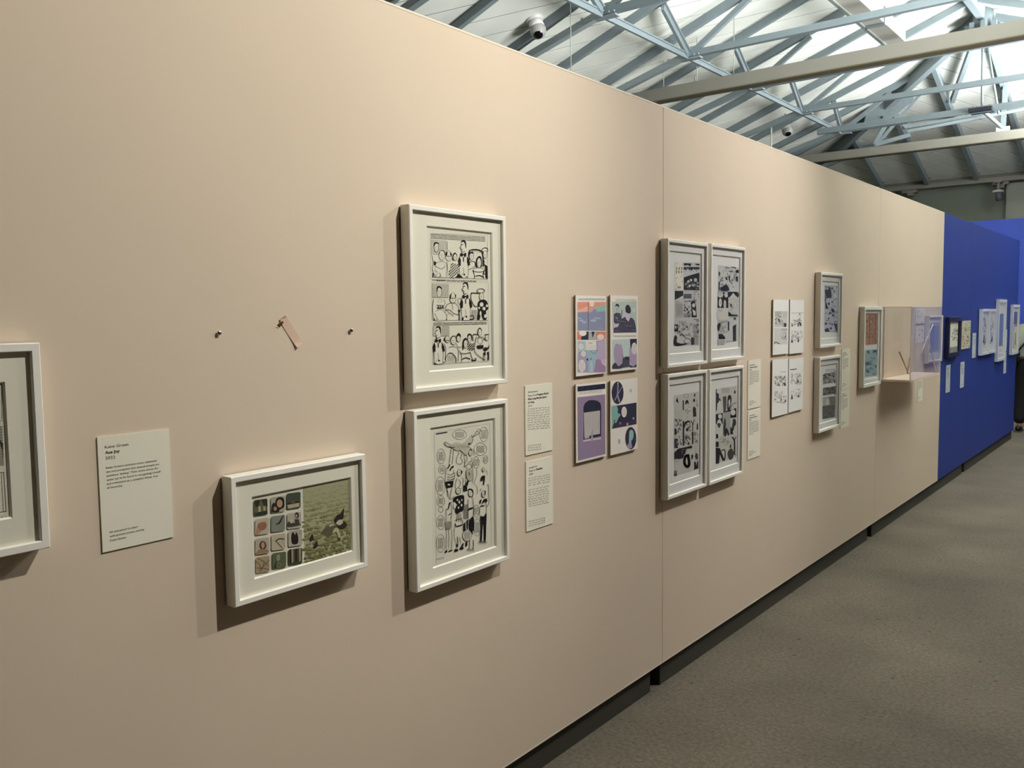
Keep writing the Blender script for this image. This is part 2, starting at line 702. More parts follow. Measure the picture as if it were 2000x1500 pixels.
# rafters of the left slope (between the trusses)
for i in range(-3, 6):  # trusses and the rafters between them
    for half in (0, 1):
        Y = Y0T + DYT * (i + .5 * half)
        if Y < -3.8 or Y > 18.2:
            continue
        xt = hipx(Y) - .03
        if xt < -6.9:
            continue
        if half:
            b = MB()
            rafter_mesh(b, Y, -7.08, xt, zP)
            b.build('rafter', ceiling)
        else:
            if i < -1:
                b = MB()
                rafter_mesh(b, Y, -7.08, xt, zP)
                b.build('rafter', ceiling)
                continue
            t = thing('roof_truss', TL.get(i, 'steel roof truss at the top edge, left of the nearer security camera'), 'truss', (XN, Y, ZN), TG)
            b = MB()
            rafter_mesh(b, Y, -7.08, xt, zP, .065, .09)
            b.build('top_chord', t)
            b = MB()
            b.bar((-6.3, Y, zP(-6.3, Y) - .19), (XN, Y, ZN), .075, .07, STEELL)
            b.build('lower_chord', t)
            b = MB()
            xr = xt if Y > AY else -2 * 2.49 - XN
            b.bar((XN, Y, ZN), (xr, Y, ZN + .01), .07, .07, STEEL)
            b.build('tie_bar', t)
            b = MB()
            xw = min(-4.0, xt)
            b.bar((XN + .03, Y, ZN), (xw, Y, zP(xw, Y) - .12), .05, .06, STEEL)
            b.build('web_bar', t)
            b = MB()
            b.box(XN - .30, XN + .16, Y - .045, Y + .045, ZN - .062, ZN - .045, STEELL)
            b.box(XN - .10, XN + .10, Y - .02, Y + .02, ZN - .05, ZN + .08, STEELL)
            for q in (-.24, -.14, .08, .14):
                b.ball((XN + q, Y - .03, ZN - .02), .016, STEELL, 6)
            b.build('node_plate', t)
            if i > -6 and Y < 16:
                b = MB()
                ym = Y - DYT / 2
                b.angle((XN, Y - .03, ZN), (XN + .16, ym, zP(XN + .16, ym) - .13), .075, .016, STEEL)
                b.build('strut', t)

# level chord joining the truss nodes
t = thing('roof_chord', 'long double-angle steel chord joining the truss nodes, parallel to the display wall', 'chord', (XN, 0, ZN))
for i in range(-3, 4):
    ya, yb = Y0T + DYT * i, Y0T + DYT * (i + 1)
    b = MB()
    b.angle((XN, ya + .03, ZN - .03), (XN, yb - .03, ZN - .03), .06, .014, STEEL)
    b.build('chord_length', t)

# rafters of the far slope
for x in (-6.72, -5.87, -5.02, -4.18, -3.33, -2.49, -1.65, -.80, .05, .9, 1.7):
    ys = AY + abs(x - AX) + .02
    b = MB()
    b.bar((x, ys, zQ(x, ys) - .064), (x, 18.32, zQ(x, 18.32) - .064), .07, .12, STEEL)
    b.box(x - .05, x + .07, 18.28, 18.42, 4.13, 4.22, mat('rafter_shoe', (60, 66, 60), .7))
    b.build('rafter', ceiling)
# hips
for sx in (-1, 1):
    b = MB()
    e = 4.5
    b.bar((AX + sx * .05, AY + .05, ZA - .12), (AX + sx * e, AY + e, zQ(0, AY + e) - .12), .10, .20, STEEL)
    b.build('hip_rafter', ceiling)
b = MB()
b.bar((AX, -4, ZA - .1), (AX, AY, ZA - .1), .09, .18, STEEL)
b.build('ridge_beam', ceiling)

# hub with rods and dark plate below
hub = thing('roof_hub', 'steel hub where the roof rafters meet, with rods down to a dark plate', 'hub', (AX, AY, ZA - .2))
b = MB()
b.tube([(AX, AY, ZA - .36), (AX, AY, ZA - .02)], .13, STEEL, 14)
b.tube([(AX, AY, ZA - .38), (AX, AY, ZA - .34)], .24, STEEL, 16)
for k in range(8):
    a = k * math.pi / 4 + .2
    b.box(AX + .19 * math.cos(a) - .03, AX + .19 * math.cos(a) + .03, AY + .19 * math.sin(a) - .03, AY + .19 * math.sin(a) + .03, ZA - .44, ZA - .22, STEEL)
b.build('hub_drum', hub)
for dx, dy in ((0, 0), (.12, .55)):
    b = MB()
    b.tube([(AX + dx * .3, AY + dy * .1, ZA - .38), (AX + .02 + dx, AY + dy, 4.40)], .016, STEEL, 8)
    b.build('tie_rod', hub)
b = MB()
b.box(AX - .13, AX + .16, AY - .12, AY + .12, 4.35, 4.40, mat('dark_plate', (34, 36, 44), .5))
b.box(AX - .11, AX - .07, AY - .03, AY + .03, 4.40, 4.44, STEEL)
b.box(AX + .10, AX + .14, AY - .03, AY + .03, 4.40, 4.44, STEEL)
b.build('hub_plate', hub)
for k in range(-7, 4):
    Y = Y0T + DYT * k
    if Y > -3.8:
        b = MB()
        b.bar((AX + .03, Y, zR(AX, Y) - .05), (2.1, Y, zR(2.1, Y) - .05), .06, .09, STEEL)
        b.build('rafter', ceiling)
for dx, dy in ((1, 0), (-.4, 1), (.45, 1)):
    b = MB()
    n_ = math.hypot(dx, dy)
    e = 2.0
    b.bar((AX + .15 * dx / n_, AY + .15 * dy / n_, ZA - .16), (AX + e * dx / n_, AY + e * dy / n_, ZA - .12 - S * e * max(abs(dx), dy) / n_), .06, .10, STEEL)
    b.build('spoke', hub)
b = MB()
b.bar((-4.75, AY, 4.39), (.0, AY, 4.39), .055, .085, STEEL)
tag(b.build('tie_beam'), 'dark level tie bar crossing beneath the roof hub', 'beam')

# stool-like supports on the further girder (plane y = 15.5)
SY = 15.5
sup = thing('roof_support', 'steel tripod support rising from the further girder to the hip rafter', 'support', (-4.37, SY, 4.37))
hipz = zQ(0, SY) - .2
for nm, p, q, r in (('leg', (-4.36, SY, 4.39), (-4.02, SY + .04, 5.02), .05), ('leg', (-4.33, SY, 4.39), (-3.55, SY, 5.24), .035),
                    ('foot_bar', (-4.36, SY, 4.385), (-3.82, SY + .02, 4.48), .05),
                    ('brace', (-3.95, SY + .05, 4.62), (-1.2, SY + .05, 4.68), .045), ('brace', (-3.84, SY - .03, 4.53), (-1.2, SY - .03, 4.70), .035),
                    ('leg', (-4.12, SY, 4.9), (-3.86, SY, 4.6), .045)):
    b = MB()
    b.bar(p, q, r, r * 1.3, STEELL)
    b.build(nm, sup)
sup2 = thing('roof_support', 'steel V-shaped support rising from the further girder below the hub rods', 'support', (-2.48, SY, 4.37))
for nm, p, q, r in (('leg', (-2.47, SY, 4.39), (-2.73, SY - .4, 4.67), .04), ('leg', (-2.47, SY, 4.39), (-2.45, SY, 5.17), .055),
                    ('foot_bar', (-2.56, SY, 4.38), (-2.38, SY, 4.38), .06)):
    b = MB()
    b.bar(p, q, r, r * 1.2, STEEL if nm == 'leg' else WHITE)
    b.build(nm, sup2)
# gusset on the hip with two bolt holes
b = MB()
g0 = [(-4.55, 4.75), (-4.25, 4.68), (-3.78, 5.02), (-3.7, 5.3), (-3.95, 5.28), (-4.5, 4.95)]
b.mesh([(x, SY - .02, z) for x, z in g0] + [(x, SY, z) for x, z in g0],
       [tuple(range(6)), tuple(range(11, 5, -1))] + [(i, (i + 1) % 6, (i + 1) % 6 + 6, i + 6) for i in range(6)], STEELL)
for x, z, r in ((-3.86, 5.14, .035), (-4.25, 4.82, .022)):
    b.tube([(x, SY - .022, z), (x, SY - .034, z)], r, mat('bolt_dark', (50, 66, 70), .5), 10)
b.build('gusset_plate', sup)


# the two pale girders under the roof
def girder(Y, label, z0=4.2, h=.16):
    t = thing('girder', label, 'girder', (-2.5, Y, z0))
    b = MB()
    b.box(-7.1, 2.12, Y - .05, Y + .05, z0 + .014, z0 + h, GIRD)
    b.build('girder_web', t)
    b = MB()
    b.box(-7.1, 2.12, Y - .065, Y + .09, z0, z0 + .012, mat('girder_flange', (96, 88, 66), .6))
    b.build('girder_flange', t)
    return t


girder(9.80, 'pale grey steel girder crossing overhead, nearer of the two')
girder(15.5, 'pale grey steel girder crossing overhead, further one beneath the roof hub', h=.15)
b = MB()
b.box(-3.12, -2.92, 5.0, 11.55, 4.86, 5.02, mat('duct_beige', (160, 158, 148), .6))
b.box(-3.13, -2.91, 10.62, 10.68, 4.84, 5.04, STEEL)
b.box(-3.16, -3.12, 5.0, 11.55, 4.84, 4.97, mat('duct_side', (120, 128, 122), .6))
tag(b.build('duct'), 'beige and grey box duct slung under the ridge beyond the nearer girder', 'duct')

# hanging cables
for px, pa, pb, Y, r in ((1115, -60, 120, 7.5, .005), (1296, 22, 180, 9.9, .005), (1361, -40, 158, 9.83, .005), (1433.5, 30, 70, 9.9, .005)):
    p, q = on_y(px, pa, Y), on_y(px, pb, Y)
    top = zP(p.x, Y) - .01
    b = MB()
    b.tube([(q.x, Y, min(q.z, 4.35) if Y > 8 else 3.9), (q.x, Y, top)], r, CABLE, 6)
    if px == 1361:
        b.tube([(q.x - .02, Y, 4.36), (q.x - .02, Y, 4.43)], .012, CABLE, 6)
    tag(b.build('cable'), {1115: 'thin cable hanging from the roof near the nearer security camera', 1296: 'thin cable hanging behind the wall seam left of the nearer girder end',
                           1361: 'thin cable hooked to the nearer girder', 1433.5: 'short thin cable above a rafter crossing'}[px], 'cable')
p = on_y(1507, 208, 14)
b = MB()
b.tube([(p.x, 14, 3.4), (p.x, 14, zP(p.x, 14) - .02)], .014, mat('pole_paint', (206, 210, 196), .5), 8)
b.box(p.x - .09, p.x + .06, 13.95, 14.05, 4.86, 4.95, WHITE)
tag(b.build('drop_pole'), 'thin white drop pole with a small box, left of the further security camera', 'pole')


def security_camera(px, py, label, R=.085):
    r = ray(px, py)
    t_ = (zP(0, 0) - 1.6) / (r.z - S * r.x)
    c = EYE + r * t_
    n = Vector((S, 0, -1)).normalized()
    t = thing('security_camera', label, 'camera', c, 'dome security cameras on the roof slope')
    q = c + n * .13
    b = MB()
    b.tube([c - n * .01, c + n * .02], [R * 1.1, R * 1.1], WHITE, 18)
    b.tube([c + n * .02, c + n * .09], [R * .8, R * .95], WHITE, 18)
    b.build('mount', t)
    ax = (Vector((.35, -.45, -.8))).normalized()
    b = MB()
    b.ball(q, R, WHITE, 18, lo=-1, hi=.55, axis=-ax)
    b.ball(q, R, WHITE, 18, lo=-1, hi=.55, axis=-ax)
    b.build('housing', t)
    b = MB()
    b.ball(q + ax * R * .18, R * .86, DARKP, 16, lo=-.2, hi=1, axis=ax)
    b.build('lens_dome', t)


security_camera(1044, 38, 'white dome security camera on the roof boards, nearer one')
security_camera(1533, 242, 'white dome security camera on the roof boards, further one by the drop pole')
# lamp hanging by the end wall
p = on_y(1949, 380, 18.2)
t = thing('hanging_lamp', 'small cylinder lamp with a bright top fixed below the far eave beam', 'lamp', (p.x, 18.2, p.z))
b = MB()
b.tube([(p.x + .03, 18.2, p.z - .11), (p.x + .015, 18.2, p.z + .04)], .06, mat('lamp_grey', (96, 100, 112), .5), 14)
b.build('lamp_body', t)
b = MB()
b.tube([(p.x, 18.2, p.z + .04), (p.x, 18.2, p.z + .075)], .095, WHITE, 16)
b.build('lamp_cap', t)
b = MB()
b.tube([(p.x, 18.2, p.z + .075), (p.x, 18.2, 3.94)], .03, GIRD, 8)
b.box(p.x - .06, p.x + .06, 18.15, 18.36, 3.92, 3.955, GIRD)
b.build('stem', t)

# ------------------------------------------------------------------ pictures on the wall
FB, FD = WX + .004, WX + .038     # back and front of the frame mouldings


def make_frame(name, label, y0, y1, z0, z1, rail, mt, sheet=PAPER, fm_=FRAME, group=None, wall=WX, depth=.038, cat='picture frame', glz=True, railb=None):
    """mt = window of the mount (y0,y1,z0,z1)"""
    fb, fd = wall + .004, wall + depth
    t = thing(name, label, cat, (wall, (y0 + y1) / 2, z0), group)
    r = rail
    e = .0018
    prof = [(fb, 0), (fd - e, 0), (fd, e), (fd, r - e), (fd - e, r), (fb + .006, r)]
    vs_, fs = [], []
    n = len(prof)
    for (x, d) in prof:
        vs_ += [(x, y0 + d, z0 + d), (x, y1 - d, z0 + d), (x, y1 - d, z1 - d), (x, y0 + d, z1 - d)]
    for i in range(n - 1):
        for k in range(4):
            a, b_ = i * 4 + k, i * 4 + (k + 1) % 4
            fs.append((a, b_, b_ + 4, a + 4))
    b = MB()
    b.mesh(vs_, fs, fm_)
    b.build('frame', t)
    b = MB()
    b.box(fb - .002, fb + .004, y0 + .006, y1 - .006, z0 + .006, z1 - .006, BACKB)
    b.build('backing_board', t)
    mx = fd - .010
    if mt:
        a0, a1, c0, c1 = mt
        bv = .0035
        b = MB()
        i0, i1, j0, j1 = y0 + r - .004, y1 - r + .004, z0 + r - .004, z1 - r + .004
        O = [(mx, i0, j0), (mx, i1, j0), (mx, i1, j1), (mx, i0, j1)]
        I = [(mx, a0, c0), (mx, a1, c0), (mx, a1, c1), (mx, a0, c1)]
        J = [(mx - .004, a0 + bv, c0 + bv), (mx - .004, a1 - bv, c0 + bv), (mx - .004, a1 - bv, c1 - bv), (mx - .004, a0 + bv, c1 - bv)]
        for k in range(4):
            k2 = (k + 1) % 4
            b.face([O[k], O[k2], I[k2], I[k]], MOUNT if sheet is PAPER else PAPERW)
            b.face([I[k], I[k2], J[k2], J[k]], BEVEL)
        b.build('mount', t)
    else:
        a0, a1, c0, c1 = y0 + r, y1 - r, z0 + r, z1 - r
    b = MB()
    sx = mx - .005
    b.box(sx - .001, sx, a0 - .005, a1 + .005, c0 - .005, c1 + .005, sheet)
    sh = b.build('sheet', t)
    if glz:
        b = MB()
        gx = fd - .008
        b.face([(gx, y0 + r - .002, z0 + r - .002), (gx, y1 - r + .002, z0 + r - .002), (gx, y1 - r + .002, z1 - r + .002), (gx, y0 + r - .002, z1 - r + .002)], GLASS)
        b.build('glazing', t)
    return t, sh, sx


def board(name, label, y0, y1, z0, z1, group, m=BOARDF, th=.006, cat='print', gap=.004):
    t = thing(name, label, cat, (WX, (y0 + y1) / 2, z0), group)
    b = MB()
    x1 = WX + gap + th
    b.box(WX + gap, x1 - .001, y0, y1, z0, z1, BOARDE)
    b.box(x1 - .001, x1, y0 + .0005, y1 - .0005, z0 + .0005, z1 - .0005, m)
    o = b.build('backing_board', t)
    b = MB()
    b.box(WX + .0005, WX + gap, y0 + .03, y1 - .03, z0 + .03, z1 - .03, BOARDE)
    b.build('fixing_pad', t)
    return t, o, x1


def text_rows(parent, X, rows, m):
    """rows: (text, y_left, z_base, cap_height, width or None, bold)"""
    b = MB()
    for txt, y, z, h, wd, bold in rows:
        cu = bpy.data.curves.new('tmp', 'FONT')
        cu.body = txt
        cu.size = 1.0
        cu.resolution_u = 2
        if bold:
            cu.offset = 0.028
        o = bpy.data.objects.new('tmp', cu)
        COL.objects.link(o)
        dg = bpy.context.evaluated_depsgraph_get()
        me = bpy.data.meshes.new_from_object(o.evaluated_get(dg))
        bpy.data.objects.remove(o)
        bpy.data.curves.remove(cu)
        if not me.vertices:
            continue
        xs = [v.co.x for v in me.vertices]
        sy_ = h / .72
        sx_ = wd / (max(xs) - min(xs)) if wd else sy_
        x0_ = min(xs)
        b.mesh([(X + .0003, y + (v.co.x - x0_) * sx_, z + v.co.y * sy_) for v in me.vertices],
               [tuple(p.vertices) for p in me.polygons], m)
        bpy.data.meshes.remove(me)
    return b.build('lettering', parent, kind='stuff')


def label_card(label, y0, y1, z0, z1, m=LABEL, group=None):
    b = MB()
    b.box(WX + .0005, WX + .003, y0, y1, z0, z1, m)
    o = b.build('wall_label')
    return tag(o, label, 'label', group)


INK = mat('label_ink', (48, 42, 36), .8, spec=.1)

# --- F1 : frame cut by the left edge of the photograph
t, sh, X = make_frame('picture_frame', 'white picture frame at the far left of the wall, with a pencilled comic page', .04, .747, 1.168, 1.560, .0165, (.165, .686, 1.235, 1.490))
d = Draw((0, 660), 3.336, X)
d.L([(-60, 290), (22, 285), (28, 540), (-60, 545)], 2, (120, 112, 100), False)
d.L([(22, 285), (40, 600), (72, 1165), (-40, 1190)], 3, (120, 112, 100), False)
d.L([(8, 300), (14, 530)], 3, (90, 84, 76))
d.P([(-30, 575), (12, 575), (26, 830), (-30, 830)], (150, 145, 130), False)
for k in range(14):
    d.L([(-30, 590 + k * 18), (20, 575 + k * 18)], 2.5, (70, 66, 60), False)
for k in range(8):
    d.L([(-10 + k * 4, 640 + k * 9), (10 + k, 720 - k * 5), (12 + k, 700 + k * 12)], 3, (60, 56, 50))
d.L([(-60, 880), (24, 875), (40, 1130), (-50, 1140)], 3, (80, 76, 68), False)
d.L([(8, 880), (22, 1130)], 2.5, (90, 84, 76), False)
d.T(-60, 1150, 50, 1185, 1, 2, (120, 112, 100))
# rest of the page, out of the frame
for k in range(3):
    z = 1.255 + k * .078
    for q in range(4):
        y = .185 + q * .115
        m_ = ink(110, 104, 94)
        for a, b_ in (((y, z), (y + .1, z)), ((y + .1, z), (y + .1, z + .066)), ((y + .1, z + .066), (y, z + .066)), ((y, z + .066), (y, z))):
            d.mb.bar((X + .0006, a[0], a[1]), (X + .0006, b_[0], b_[1]), .0006, .0012, m_, (1, 0, 0))
        d.mb.ball((X + .0006, y + .05, z + .04), .014, m_, 10, (.02, 1, 1.2))
        d.mb.box(X + .0004, X + .0007, y + .03, y + .07, z + .003, z + .026, m_)
d.build('drawing', sh)

# --- F2 : landscape frame
t, sh, X = make_frame('picture_frame', 'low landscape white frame with twelve small scenes and a green meadow', 1.146, 1.555, .939, 1.242, .0145, (1.207, 1.512, .989, 1.186))
d = Draw((480, 920), 6.818, X)
d.P([(762, 190), (1395, 68), (1402, 1062), (788, 1232)], (158, 156, 118), False)
rr = random.Random(5)
# meadow: pale far grass to dark near grass, in overlapping tufts
for row in range(16):
    f = row / 15
    for k in range(34):
        x = 775 + rr.random() * 605
        top = 190 - (x - 762) * .19
        bot = 1225 - (x - 788) * .275
        y = top + (bot - top) * (.1 + .9 * f) + rr.uniform(-18, 18)
        if y > bot - 6:
            y = bot - 8
        g = rr.random()
        v = 1.04 - f * .24 - g * .10
        c = (int(158 * v), int(156 * v), int(114 * v * (1 - .22 * f)))
        c = tuple(int(a / 9) * 9 for a in c)
        wx_ = rr.uniform(10, 34)
        if x + wx_ > 1390:
            x = 1390 - wx_
        hh = rr.uniform(3, 9) + 10 * f
        dd = d.mb
        m_ = ink(*c)
        d.lv += 1
        n_ = 7
        dd.face([d.at(x + wx_ * math.cos(a_ * 2 * math.pi / n_), min(y + hh * math.sin(a_ * 2 * math.pi / n_), bot - 2)) for a_ in range(n_)], m_)


def blobs0(x, y, a, b_):
    for k in range(7):
        xx = min(x + rr.uniform(-a, a), 1380)
        yy = min(y + rr.uniform(-b_, b_), 1215 - (xx - 788) * .275)
        d.E(xx, yy, a * rr.uniform(.12, .35), b_ * rr.uniform(.12, .4), (118, 118, 76) if k % 2 else (130, 130, 86), n=8)


for (x, y, a, b_) in ((870, 770, 60, 30), (1310, 720, 50, 40), (1370, 820, 25, 22), (1100, 980, 60, 25), (860, 1110, 55, 25), (1010, 1090, 60, 22), (1330, 1000, 50, 20), (1150, 930, 40, 18), (1030, 600, 40, 14), (880, 510, 40, 12)):
    blobs0(x, y, a, b_)
d.P([(1255, 660), (1320, 680), (1335, 730), (1290, 765), (1225, 750), (1200, 710)], (54, 48, 40))
d.P([(1195, 655), (1230, 645), (1280, 650), (1285, 690), (1240, 720), (1200, 700)], (186, 176, 146))
d.P([(1190, 610), (1210, 585), (1260, 560), (1300, 490), (1298, 560), (1290, 630), (1230, 650), (1190, 690), (1175, 650)], (48, 34, 34))
d.P([(1100, 720), (1190, 720), (1210, 760), (1100, 880), (1020, 850), (1010, 800)], (88, 88, 62))
d.P([(1170, 770), (1220, 760), (1260, 880), (1235, 905), (1200, 810), (1150, 830)], (176, 172, 130))
d.P([(1100, 720), (1150, 700), (1180, 715), (1110, 745)], (170, 166, 130))
d.P([(1020, 850), (1070, 875), (960, 985), (940, 970)], (150, 152, 102))
d.P([(1010, 840), (1030, 870), (910, 915), (880, 900)], (128, 122, 88))
d.P([(860, 860), (885, 835), (900, 900), (870, 930), (845, 915)], (48, 44, 38))
d.P([(915, 955), (940, 925), (960, 990), (920, 1030), (895, 1020)], (48, 44, 38))
d.P([(1215, 890), (1245, 880), (1262, 915), (1225, 925)], (70, 66, 48))
# twelve vignettes


def vig(x0, y0, w_, h_, c, sl=-.14):
    pts = []
    r = 22
    for cx_, cy_, a0 in ((x0 + w_ - r, y0 + h_ - r, 0), (x0 + r, y0 + h_ - r, 90), (x0 + r, y0 + r, 180), (x0 + w_ - r, y0 + r, 270)):
        for k in range(4):
            a = math.radians(a0 + k * 30)
            xx = cx_ + r * math.cos(a)
            pts.append((xx, cy_ + r * math.sin(a) + sl * (xx - x0)))
    d.P(pts, c, False)


cols = [[(100, 388), (118, 645), (122, 905), (128, 1150)], [(328, 350), (330, 605), (335, 850), (345, 1095)], [(538, 300), (545, 565), (560, 800), (560, 1045)]]
cc = [[(92, 92, 62), (176, 166, 144), (170, 158, 138), (160, 142, 108)], [(162, 156, 136), (132, 136, 122), (178, 166, 142), (88, 96, 66)], [(74, 82, 66), (166, 162, 142), (166, 160, 142), (66, 68, 48)]]
for i in range(3):
    for j in range(4):
        vig(cols[i][j][0], cols[i][j][1], 185 if i else 182, 212, cc[i][j])
d.P([(110, 400), (180, 380), (170, 470), (120, 480)], (46, 48, 34))
d.P([(200, 380), (275, 370), (285, 470), (225, 450)], (50, 52, 36))
d.P([(160, 540), (165, 460), (190, 470), (195, 540)], (176, 160, 116))
d.P([(230, 540), (225, 470), (255, 470), (262, 535)], (166, 152, 108))
d.P([(110, 560), (280, 520), (284, 570), (115, 600)], (50, 58, 48))
d.P([(385, 440), (400, 370), (450, 345), (500, 370), (505, 470), (470, 500), (410, 520)], (44, 28, 26))
d.E(445, 430, 38, 55, (172, 140, 114))
d.P([(330, 530), (345, 440), (380, 425), (415, 480), (440, 540), (340, 552)], (42, 30, 26))
d.E(385, 500, 24, 28, (150, 124, 90))
d.P([(540, 430), (705, 400), (708, 420), (545, 450)], (34, 38, 34))
d.P([(545, 450), (706, 420), (706, 470), (560, 500)], (170, 162, 132))
d.E(622, 418, 24, 24, (110, 72, 52))
d.P([(150, 720), (190, 685), (255, 680), (272, 730), (240, 780), (170, 800), (130, 850)], (150, 98, 72))
d.P([(150, 750), (200, 800), (180, 830), (140, 860)], (166, 128, 100))
d.P([(390, 705), (430, 680), (480, 600), (500, 580), (455, 690), (410, 712)], (52, 52, 46))
d.E(673, 590, 28, 42, (48, 32, 28))
d.E(668, 596, 15, 24, (170, 140, 112))
d.P([(640, 640), (700, 640), (712, 705), (650, 700)], (70, 62, 52))
d.P([(550, 690), (590, 660), (640, 690), (715, 700), (715, 720), (560, 748)], (72, 66, 58))
d.E(602, 665, 26, 30, (180, 170, 144))
d.P([(175, 1010), (185, 950), (225, 930), (262, 960), (262, 1020), (215, 1050)], (82, 52, 40))
d.E(222, 985, 24, 42, (176, 140, 112))
d.P([(125, 1095), (180, 1040), (262, 1040), (300, 1070), (270, 1090), (140, 1110)], (150, 116, 88))
d.L([(390, 935), (440, 900), (505, 905)], 14, (82, 52, 38))
d.L([(400, 935), (480, 1025)], 12, (96, 64, 44))
d.L([(470, 920), (515, 1000)], 7, (160, 140, 110))
d.P([(600, 850), (625, 810), (650, 850), (665, 810), (690, 870), (685, 960), (610, 965)], (44, 26, 30))
d.O(690, 800, 30, 30, 3, (90, 84, 66))
for a, b_ in (((130, 1200), (200, 1300)), ((310, 1180), (170, 1330)), ((150, 1160), (290, 1260)), ((140, 1290), (300, 1310)), ((190, 1340), (240, 1200))):
    d.L([a, ((a[0] + b_[0]) / 2 + 8, (a[1] + b_[1]) / 2 - 8), b_], 9, (112, 86, 52))
d.P([(415, 1110), (445, 1105), (450, 1180), (415, 1200), (400, 1150)], (128, 142, 96))
d.O(438, 1250, 26, 30, 8, (150, 146, 100))
d.P([(400, 1290), (410, 1180), (370, 1250), (360, 1290)], (58, 60, 42))
for x in (575, 600, 650, 700):
    d.P([(x, 1050 - (x - 575) * .16), (x + 26, 1045 - (x - 575) * .16), (x + 28, 1215 - (x - 575) * .16), (x + 4, 1225 - (x - 575) * .16)], (44, 40, 28) if x in (575, 650) else (148, 140, 104), False)
d.build('drawing', sh)

# --- F3 : tall frame, three strips of figures
t, sh, X = make_frame('picture_frame', 'tall white frame with an ink comic page of three crowded strips, above another', 1.737, 2.163, 1.388, 1.909, .0145, (1.816, 2.108, 1.443, 1.857))
d = Draw((830, 440), 7.5, X)
d.wk = 1.3
GL = (74, 70, 64)
PW = PAPER


def head(D, x, y, w_, h_, wd=5, hair=None, fill=PAPER):
    D.E(x, y, w_, h_, fill)
    D.O(x, y, w_, h_, wd)
    if hair == 'flat':
        D.P([(x - w_ * 1.0, y - h_ * .1), (x - w_ * 1.05, y - h_ * .75), (x, y - h_ * 1.12), (x + w_ * 1.05, y - h_ * .8), (x + w_ * 1.05, y + h_ * .2), (x + w_ * .75, y - h_ * .55), (x - w_ * .6, y - h_ * .62)])
    D.L([(x - w_ * .15, y - h_ * .1), (x - w_ * .25, y + h_ * .25), (x + w_ * .05, y + h_ * .25)], wd * .6)
    D.L([(x - w_ * .4, y - h_ * .12), (x - w_ * .1, y - h_ * .14)], wd * .9)
    D.L([(x + w_ * .2, y - h_ * .14), (x + w_ * .5, y - h_ * .12)], wd * .9)
    D.L([(x - w_ * .35, y + h_ * .52), (x + w_ * .3, y + h_ * .5)], wd * .7)


def apron_man(D, x, y, s_=1.0):
    """tall man in a black collar and sleeves under a pale apron"""
    q = lambda a, b_: (x + a * s_, y + b_ * s_)
    D.P([q(-45, 230), q(50, 230), q(80, 460), q(75, 550), q(-50, 550), q(-60, 460)], PW)
    D.L([q(-48, 240), q(-55, 400), q(-45, 550)], 5 * s_)
    D.L([q(55, 240), q(78, 400), q(70, 550)], 5 * s_)
    D.P([q(-50, 235), q(-75, 300), q(-68, 380), q(-35, 375), q(-32, 290)])
    D.P([q(60, 235), q(95, 300), q(105, 360), q(72, 385), q(55, 310)])
    D.P([q(-30, 180), q(-45, 230), q(-10, 240), q(5, 215), q(20, 250), q(48, 225), q(40, 180), q(5, 200)])
    D.P([q(-4, 245), q(14, 245), q(14, 315), q(-2, 315)], None, False)
    D.P([q(-28, 60), q(-25, 15), q(15, 0), q(40, 30), q(42, 100), q(25, 160), q(0, 170), q(-20, 160), q(-30, 120), q(-48, 105), q(-30, 90)], PW)
    D.L([q(-28, 60), q(-30, 90), q(-48, 105), q(-30, 120), q(-20, 160), q(5, 172), q(28, 155)], 5 * s_)
    D.P([q(-28, 40), q(-22, 5), q(10, -5), q(38, 12), q(48, 80), q(40, 120), q(30, 70), q(15, 30), q(-10, 22)])
    D.L([q(-24, 62), q(-2, 58)], 9 * s_)
    D.L([q(-22, 132), q(-2, 135)], 5 * s_)
    D.L([q(0, 400), q(10, 470), q(-30, 520)], 4 * s_)
    D.E(q(18, 505)[0], q(18, 505)[1], 14 * s_, 15 * s_)


d.box(82, 120, 915, 790, 2, (150, 144, 130), sl=.03)
d.T(85, 120, 880, 200, 4, 4.5, (70, 66, 60), sl=.055)
d.T(85, 212, 320, 430, 10, 3.5, (110, 104, 94), sl=.05)
d.L([(325, 235), (330, 360)], 3, GL)
# strip one
d.P([(108, 700), (125, 700), (125, 762), (106, 760)])
d.L([(100, 440), (120, 560), (105, 640), (150, 760)], 4)
d.P([(130, 520), (165, 545), (158, 590), (130, 585)])
head(d, 165, 320, 32, 72, 4)
d.P([(128, 310), (130, 262), (165, 245), (208, 270), (200, 275), (160, 268), (142, 290)])
head(d, 245, 440, 44, 70, 4)
d.L([(205, 430), (225, 375), (270, 370), (295, 430)], 4)
d.P([(160, 560), (220, 535), (300, 550), (320, 620), (315, 760), (170, 760), (150, 700)], PW)
d.L([(155, 560), (225, 530), (300, 550), (315, 640), (300, 760)], 4)
d.L([(150, 600), (240, 640), (290, 600)], 6)
d.L([(140, 660), (180, 690), (160, 750)], 4)
d.L([(210, 700), (230, 745), (200, 750)], 8, GL)
head(d, 345, 450, 44, 75, 4)
d.P([(297, 420), (312, 385), (330, 400), (318, 450), (300, 450)])
d.P([(360, 390), (392, 420), (388, 455), (370, 440)])
d.L([(310, 455), (385, 455)], 6, GL)
d.L([(320, 540), (330, 620), (325, 750)], 4)
d.P([(400, 470), (410, 420), (440, 400), (470, 440), (465, 480), (470, 430), (440, 425), (415, 470), (420, 515), (400, 505)])
head(d, 440, 470, 28, 50, 4)
